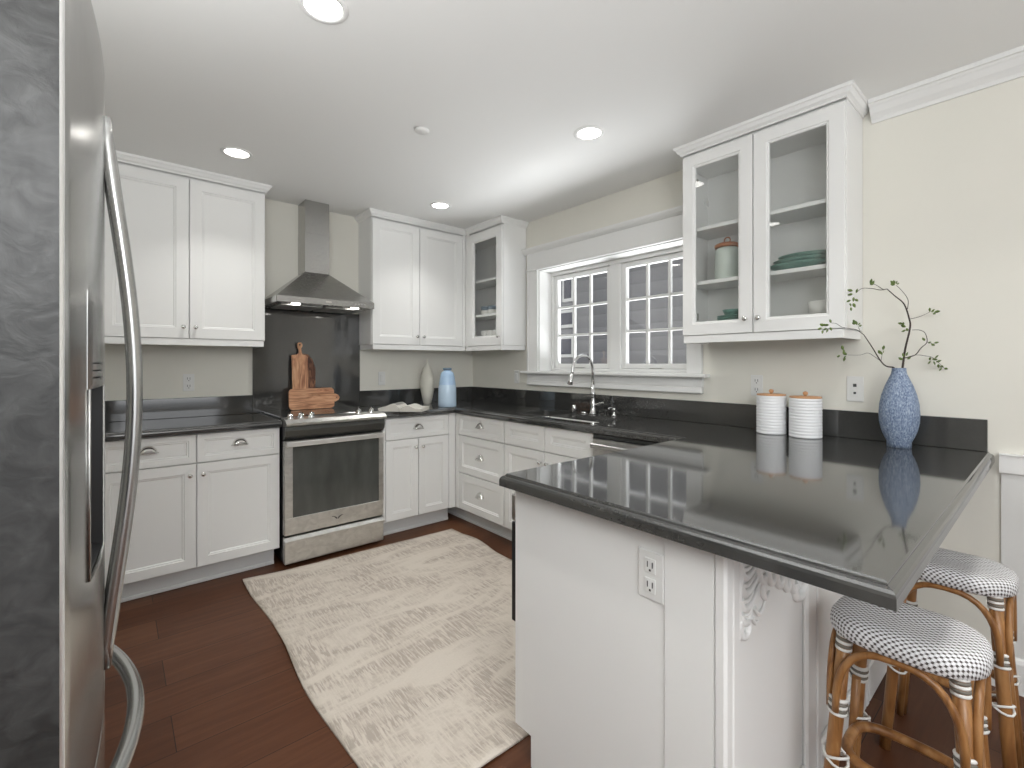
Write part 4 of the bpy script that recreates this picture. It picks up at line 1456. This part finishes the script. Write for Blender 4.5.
# right branch and left branch, measured on the photograph
random.seed(3)
twig([([(901.5, 371, 0), (902.5, 368, 0), (905, 350, 0.01), (910, 328, 0.02), (909, 318, 0.02), (904, 304, 0.03), (895, 296, 0.03), (887, 289, 0.03)], 0.0045, 0.0018),
      ([(887, 289, 0.03), (880, 290, 0.03), (872, 288.5, 0.02), (862, 288.5, 0.01), (856, 293, 0.0)], 0.0016, 0.0008),
      ([(884, 290, 0.03), (876, 285, 0.03), (872, 284, 0.03)], 0.0012, 0.0007),
      ([(907.5, 309, 0.02), (908, 300, 0.03), (903, 292, 0.04), (896, 285, 0.05)], 0.0014, 0.0008),
      ([(910, 319, 0.02), (920, 316.5, 0.0), (930, 312, -0.02)], 0.0013, 0.0007),
      ([(905, 358, 0.01), (915, 355, -0.01), (921, 348, -0.02), (927, 342, -0.03), (925, 333, -0.03), (919, 330, -0.02), (912, 330, -0.01)], 0.0024, 0.0009),
      ([(905, 358, 0.01), (916, 355, 0.02), (926, 356, 0.03), (933, 358, 0.04), (944, 368, 0.04)], 0.0014, 0.0007),
      ([(927, 342, -0.03), (933, 344, -0.03)], 0.0012, 0.0006)],
     [(872, 284, 130, .03), (871, 283, 100, .03), (873, 285, 160, .03), (872, 285, 70, .03), (895, 284, 95, .05), (896, 284, 60, .05), (894, 284, 130, .05), (895, 285, 175, .05), (897, 284, 20, .05),
      (853, 294, 190, 0), (854, 297, 250, 0), (851, 300, 200, 0), (850, 303, 260, 0), (853, 303, 300, 0), (851, 307, 270, 0), (855, 299, 330, 0), (856, 293, 60, 0), (853, 291, 150, 0),
      (930, 312, 80, -.02), (931, 312, 20, -.02), (933, 313, 340, -.02), (930, 311, 120, -.02), (934, 312, 0, -.02),
      (908, 331, 130, .02), (906, 327, 160, .02), (903, 326, 120, .02), (906, 330, 200, .02), (903, 324, 150, .02),
      (928, 343, 20, -.03), (931, 344, 350, -.03), (934, 343, 10, -.03), (925, 341, 100, -.03),
      (907, 359, 10, 0), (906, 356, 60, 0), (903, 360, 140, 0), (904, 357, 100, 0), (930, 357, 300, .04), (932, 359, 350, .04), (934, 361, 260, .04), (936, 362, 20, .04), (938, 364, 290, .04), (940, 366, 350, .04), (942, 368, 240, .04), (944, 368, 330, .04), (935, 358, 40, .04), (931, 361, 230, .04)],
     'leafy twig leaning right in the blue vase, the taller of two')
twig([([(896, 371, 0), (893.5, 367.5, 0), (886, 366, 0.01), (880, 360, 0.01), (872, 347, 0.02), (864, 335, 0.02)], 0.0034, 0.0017),
      ([(864, 335, 0.02), (857, 330, 0.01), (850, 328.5, 0.0), (842, 327, -0.01), (836, 323.5, -0.01), (831, 323, -0.02)], 0.0016, 0.0007),
      ([(882, 362, 0.01), (875, 357, 0.0), (868, 353, -0.01), (860, 355, -0.02), (848, 355, -0.02)], 0.0011, 0.0006),
      ([(881, 361, 0.01), (882, 355, 0.02)], 0.001, 0.0006),
      ([(860, 331, 0.01), (858, 326, 0.02)], 0.001, 0.0006)],
     [(831, 323, 100, -.02), (829, 325, 190, -.02), (827, 328, 220, -.02), (823, 330, 260, -.02), (826, 326, 140, -.02), (822, 328, 200, -.02), (830, 327, 280, -.02), (824, 326, 150, -.02), (828, 329, 250, -.02),
      (857, 325, 100, .02), (858, 325, 40, .02), (856, 324, 160, .02), (859, 326, 20, .02), (855, 323, 130, .02),
      (882, 355, 90, .02), (883, 353, 60, .02), (881, 354, 120, .02), (883, 350, 80, .02),
      (847, 355, 140, -.02), (846, 356, 220, -.02), (844, 353, 100, -.02), (840, 356, 190, -.02), (845, 357, 260, -.02), (843, 350, 90, -.02)],
     'leafy twig leaning left in the blue vase, the lower of two')

# teardrop vase and blue jar
x, y = atpix(427.3, 4.09)
o = MB().lathe([(0.030, 0), (0.033, 0.004), (0.045, 0.05), (0.058, 0.12), (0.063, 0.18), (0.058, 0.235), (0.044, 0.285), (0.026, 0.325), (0.012, 0.355), (0.006, 0.385), (0.004, 0.398)], (0, 0, 0), 36).build('bud_vase', M['ivory'])
o.location = (x, y, 0.9145)
tag(o, 'ivory teardrop vase with a pointed neck beside the blue jar', 'vase')
x, y = atpix(447.3, 3.80)
bj = thing('ceramic_jar', (x, y, 0.9145), 'pale blue glazed jar with a dark cap in the worktop corner', 'jar')
MB().lathe([(0.070, 0), (0.074, 0.003), (0.0745, 0.03), (0.074, 0.04)], n=36, caps=(True, False)).lathe([(0.074, 0.04), (0.0735, 0.10), (0.0715, 0.165), (0.068, 0.178)], n=36, caps=(False, False)).build('base_band', M['bluejar2'], bj)
MB().lathe([(0.068, 0.1785), (0.064, 0.21), (0.058, 0.25), (0.050, 0.275), (0.035, 0.288), (0.028, 0.292), (0.028, 0.297)], n=36, caps=(False, True)).build('shoulder', M['bluejar'], bj)
MB().lathe([(0.034, 0.2975), (0.036, 0.300), (0.036, 0.312), (0.030, 0.315)], n=28).build('cap', M['bluecap'], bj)

# open book
bx, by = atpix(404, 3.47)
bk_ = thing('open_book', (bx, by, 0.9145), 'open book lying face up on the worktop right of the range', 'book', rz=-YAW - 0.10)
cov = MB()
cov.box(-0.168, -0.105, 0, 0.168, 0.105, 0.003, 0.001).build('cover', M['print'], bk_)
for sgn, hh in ((-1, 0.058), (1, 0.044)):
    rings = []
    for i in range(13):
        s_ = i / 12
        xx = sgn * (0.003 + 0.158 * s_)
        zt = 0.006 + hh * (math.sin(PI * min(1, s_ * 1.35 + 0.12) * 0.78)) * (1 - 0.55 * s_)
        rings.append([(xx, -0.1, 0.0035), (xx, 0.1, 0.0035), (xx, 0.1, zt + 0.004), (xx, -0.1, zt + 0.004)])
    MB().rings(rings, True, (True, True), False).build('page_block', M['page'], bk_)
pg = MB()
for i in range(13):
    pass
rings = []
for i in range(10):
    s_ = i / 9
    xx = -(0.025 + 0.12 * s_)
    zt = 0.006 + 0.058 * (math.sin(PI * min(1, (abs(xx) - 0.003) / 0.158 * 1.35 + 0.12) * 0.78)) * (1 - 0.55 * (abs(xx) - 0.003) / 0.158) + 0.0046
    rings.append([(xx, -0.08, zt), (xx, 0.085, zt), (xx, 0.085, zt + 0.0006), (xx, -0.08, zt + 0.0006)])
MB().rings(rings, True, (True, True), False).build('page_picture', M['print'], bk_)

# ---------------------------------------------------------------- inside the glass cabinets
jr = thing('storage_jar', (-0.135, -2.545, 1.7125), 'clear glass storage jar with a looped copper lid behind the left glass door', 'jar')
MB().lathe([(0.058, 0), (0.062, 0.004), (0.062, 0.15), (0.056, 0.168), (0.050, 0.175)], n=30, caps=(True, False)).build('body', mat('frosted_green_glass', (0.62, 0.68, 0.63), 0.25), jr)
l_ = MB().lathe([(0.060, 0.176), (0.064, 0.180), (0.064, 0.192), (0.05, 0.200), (0.02, 0.206), (0.003, 0.207)], n=30).build('lid', M['copper'], jr)
MB().tube([(0, 0.016 * math.cos(a), 0.218 + 0.016 * math.sin(a)) for a in [2 * PI * i / 14 for i in range(14)]], 0.0035, 8, closed=True).build('lid_loop', M['copper'], l_)


def plate(loc, r, m, label, group, hgt=0.016, oval=1.0, tilt=0):
    mb = MB()
    prof = [(r * 0.55, 0), (r * 0.6, 0.001), (r * 0.9, hgt * 0.7), (r, hgt), (r * 0.985, hgt + 0.003), (r * 0.88, hgt * 0.75 + 0.003), (r * 0.55, 0.005), (0.002, 0.005)]
    mb.lathe(prof, n=36)
    mb.v = [(p[0], p[1] * oval, p[2]) for p in mb.v]
    o = mb.build('plate', m)
    o.location = loc
    o.rotation_euler = (0, tilt, 0)
    return tag(o, label, 'plate', group)


zz = UZ0 + 0.0505
for k, nm in enumerate(('bottom', 'second', 'third', 'top')):
    plate((-0.135, -2.585, zz + k * 0.0105), 0.088, M['green'], 'sea-green plate, %s of the stack behind the left glass door' % nm, 'sea-green plates in the left stack')
bw = MB().lathe([(0.035, 0), (0.038, 0.002), (0.055, 0.02), (0.066, 0.042), (0.063, 0.042), (0.050, 0.02), (0.030, 0.006), (0.002, 0.006)], n=32).build('serving_bowl', M['green'])
bw.location = (-0.135, -2.590, zz + 3 * 0.0105 + 0.0085)
tag(bw, 'sea-green bowl sitting on the plate stack behind the left glass door', 'bowl')
for k, nm in enumerate(('lowest', 'middle', 'topmost')):
    plate((-0.14, -2.895 - 0.012 * k, 1.7125 + k * 0.020), 0.096 - 0.007 * k, M['green'], 'oval sea-green platter, %s of three behind the right glass door' % nm, 'sea-green platters on the middle shelf', 0.030, 1.42)
bw2 = MB().lathe([(0.040, 0), (0.045, 0.003), (0.062, 0.04), (0.064, 0.085), (0.061, 0.085), (0.058, 0.04), (0.035, 0.006), (0.002, 0.006)], n=32).build('serving_bowl', M['cup'])
bw2.location = (-0.14, -3.0, zz)
tag(bw2, 'deep white bowl on the bottom shelf behind the right glass door', 'bowl')
for i, (yy, nm) in enumerate(((-0.410, 'left'), (-0.510, 'right'))):
    cpx = thing('mug', (-0.15, yy, 1.6905), 'white cup with slate blue band, %s of two in the narrow glass cabinet' % nm, 'cup', 'banded cups in the narrow cabinet')
    MB().lathe([(0.034, 0), (0.040, 0.004), (0.043, 0.035), (0.043, 0.042)], n=26, caps=(True, False)).build('body', M['cup'], cpx)
    MB().lathe([(0.043, 0.0425), (0.043, 0.075), (0.040, 0.075), (0.038, 0.01), (0.002, 0.01)], n=26, caps=(False, True)).build('band', M['cupblue'], cpx)
for i, (yy, nm) in enumerate(((-0.395, 'leftmost'), (-0.475, 'middle'), (-0.555, 'rightmost'))):
    g_ = MB().lathe([(0.028, 0), (0.031, 0.003), (0.034, 0.085), (0.032, 0.085), (0.029, 0.006), (0.002, 0.006)], n=24).build('tumbler', M['cup'])
    g_.location = (-0.15, yy, zz)
    tag(g_, 'white tumbler on the bottom shelf of the narrow cabinet, %s of three' % nm, 'tumbler', 'white tumblers in the narrow cabinet')

# ---------------------------------------------------------------- rattan bar stools


def make_stool(loc, label):
    r = thing('bar_stool', loc, label, 'stool', 'rattan bar stools at the peninsula')
    zt, hx_, hy_, rc = 0.632, 0.125, 0.150, 0.100
    # seat: rounded-square cushion of weaving with its own flat uv along the strands
    rings = []
    for off, z in [(-0.030, zt - 0.050), (-0.010, zt - 0.052), (-0.001, zt - 0.046), (0.0, zt - 0.030), (-0.002, zt - 0.016), (-0.008, zt - 0.007), (-0.020, zt - 0.001), (-0.05, zt + 0.001), (-0.085, zt - 0.001), (-0.115, zt - 0.003)]:
        rings.append([(x_, y_, z) for x_, y_ in rrect(-hx_ - off, hx_ + off, -hy_ - off, hy_ + off, max(rc + off, 0.008), 6)])
    mb = MB().rings(rings, True, (True, True), True)
    o = mb.build('woven_seat', M['weave'], r)
    me = o.data
    uvl = me.uv_layers.new(name='UVMap')
    per = [0]
    for lp in me.loops:
        co = me.vertices[lp.vertex_index].co
        d = max(0, zt - co.z)
        # push uv outward over the rim so that the weave keeps its size there
        rad = Vector((co.x, co.y))
        L = rad.length or 1
        f = 1 + (d * 1.0 / L if d < 0.06 else 0)
        a, b2 = co.x * f, co.y * f
        uvl.data[lp.index].uv = (a, b2)
    legs = []
    for sx, sy in ((-1, 1), (-1, -1), (1, 1), (1, -1)):
        top = Vector((sx * 0.085, sy * 0.105, zt - 0.053))
        botm = Vector((sx * 0.125, sy * 0.145, 0.001))
        legs.append((top, botm))
    at = lambda lg, z: lg[0] + (lg[1] - lg[0]) * ((lg[0].z - z) / (lg[0].z - lg[1].z))
    for i, lg in enumerate(legs):
        mb = MB().tube([lg[0], at(lg, 0.4), at(lg, 0.2), lg[1]], [0.0155, 0.016, 0.0155, 0.015], 14)
        if i in (2, 3, 0):      # doubled cane on the leg
            off = Vector((-0.026 * (1 if lg[0].x > 0 else -1), 0, 0)) if i != 0 else Vector((0.026, 0, 0))
            p = [at(lg, 0.40) + off, at(lg, 0.2) + off, Vector((lg[1].x + off.x, lg[1].y, 0.001))]
            mb.tube(p, 0.0105, 10)
        lo = mb.build('leg', M['rattan'], r)
        # bindings: pale and dark cord turns
        ax = (lg[0] - lg[1]).normalized()
        for zc, n_, gap, rad_ in ((0.565, 5, 0.0085, 0.0175), (0.405, 5, 0.0085, 0.0205)):
            for c_, mm in ((0, M['cord']), (1, M['cordg'])):
                bmb = MB()
                for q in range(n_):
                    if q % 2 != c_:
                        continue
                    cc = at(lg, zc + (q - 2) * gap)
                    rot = ax.to_track_quat('Z', 'Y').to_matrix().to_4x4()
                    mxx = Matrix.Translation(cc) @ rot
                    bmb.lathe([(rad_ - 0.004, -0.0045), (rad_, -0.003), (rad_ + 0.0008, 0), (rad_, 0.003), (rad_ - 0.004, 0.0045)], n=16, mx=mxx)
                bmb.build('cord_binding', mm, lo)
    # arches between neighbouring legs, up against the seat
    for i, j in ((0, 1), (1, 3), (3, 2), (2, 0)):
        a0, b0 = at(legs[i], 0.40), at(legs[j], 0.40)
        a1, b1 = at(legs[i], 0.585), at(legs[j], 0.585)
        off = (Vector((a0.x + b0.x, a0.y + b0.y, 0))).normalized() * 0.016
        pts = []
        for q in range(19):
            s_ = q / 18
            e = math.sin(PI * s_)
            base = a0.lerp(b0, 0.5 - 0.5 * math.copysign(abs(math.cos(PI * s_)) ** 0.75, math.cos(PI * s_)))
            pts.append(Vector((base.x + off.x, base.y + off.y, 0.395 + 0.180 * e ** 0.8)))
        MB().tube(pts, 0.0088, 10).build('arch', M['rattan'], r)
    # foot ring, bound to the legs
    pts = []
    q1 = at(legs[3], 0.275)
    for q in range(40):
        a = 2 * PI * q / 40
        ex = 0.62
        pts.append(Vector((math.copysign(abs(math.cos(a)) ** ex, math.cos(a)) * (abs(q1.x) - 0.012), math.copysign(abs(math.sin(a)) ** ex, math.sin(a)) * (abs(q1.y) - 0.012), 0.275)))
    ro = MB().tube(pts, 0.0125, 12, closed=True).build('foot_ring', M['rattan'], r)
    for lg in legs:
        c = at(lg, 0.275)
        bmb = MB()
        for sgn in (-1, 1):
            pp = []
            for q in range(13):
                a = 2 * PI * q / 12
                pp.append((c.x * 0.95 + 0.0255 * math.cos(a), c.y * 0.95 + 0.0255 * math.sin(a), 0.275 + sgn * 0.013 * math.sin(a * 1.0 + 0.7)))
            bmb.tube(pp[:-1], 0.0035, 6, closed=True)
        bmb.build('ring_binding', M['cord'], ro)
    return r


s1 = make_stool((-1.165, -3.462, 0), 'rattan bar stool with black and white woven seat, in front under the worktop corner')
dup(s1, (-0.595, -3.480, 0), 'rattan bar stool with black and white woven seat, further back against the wall')
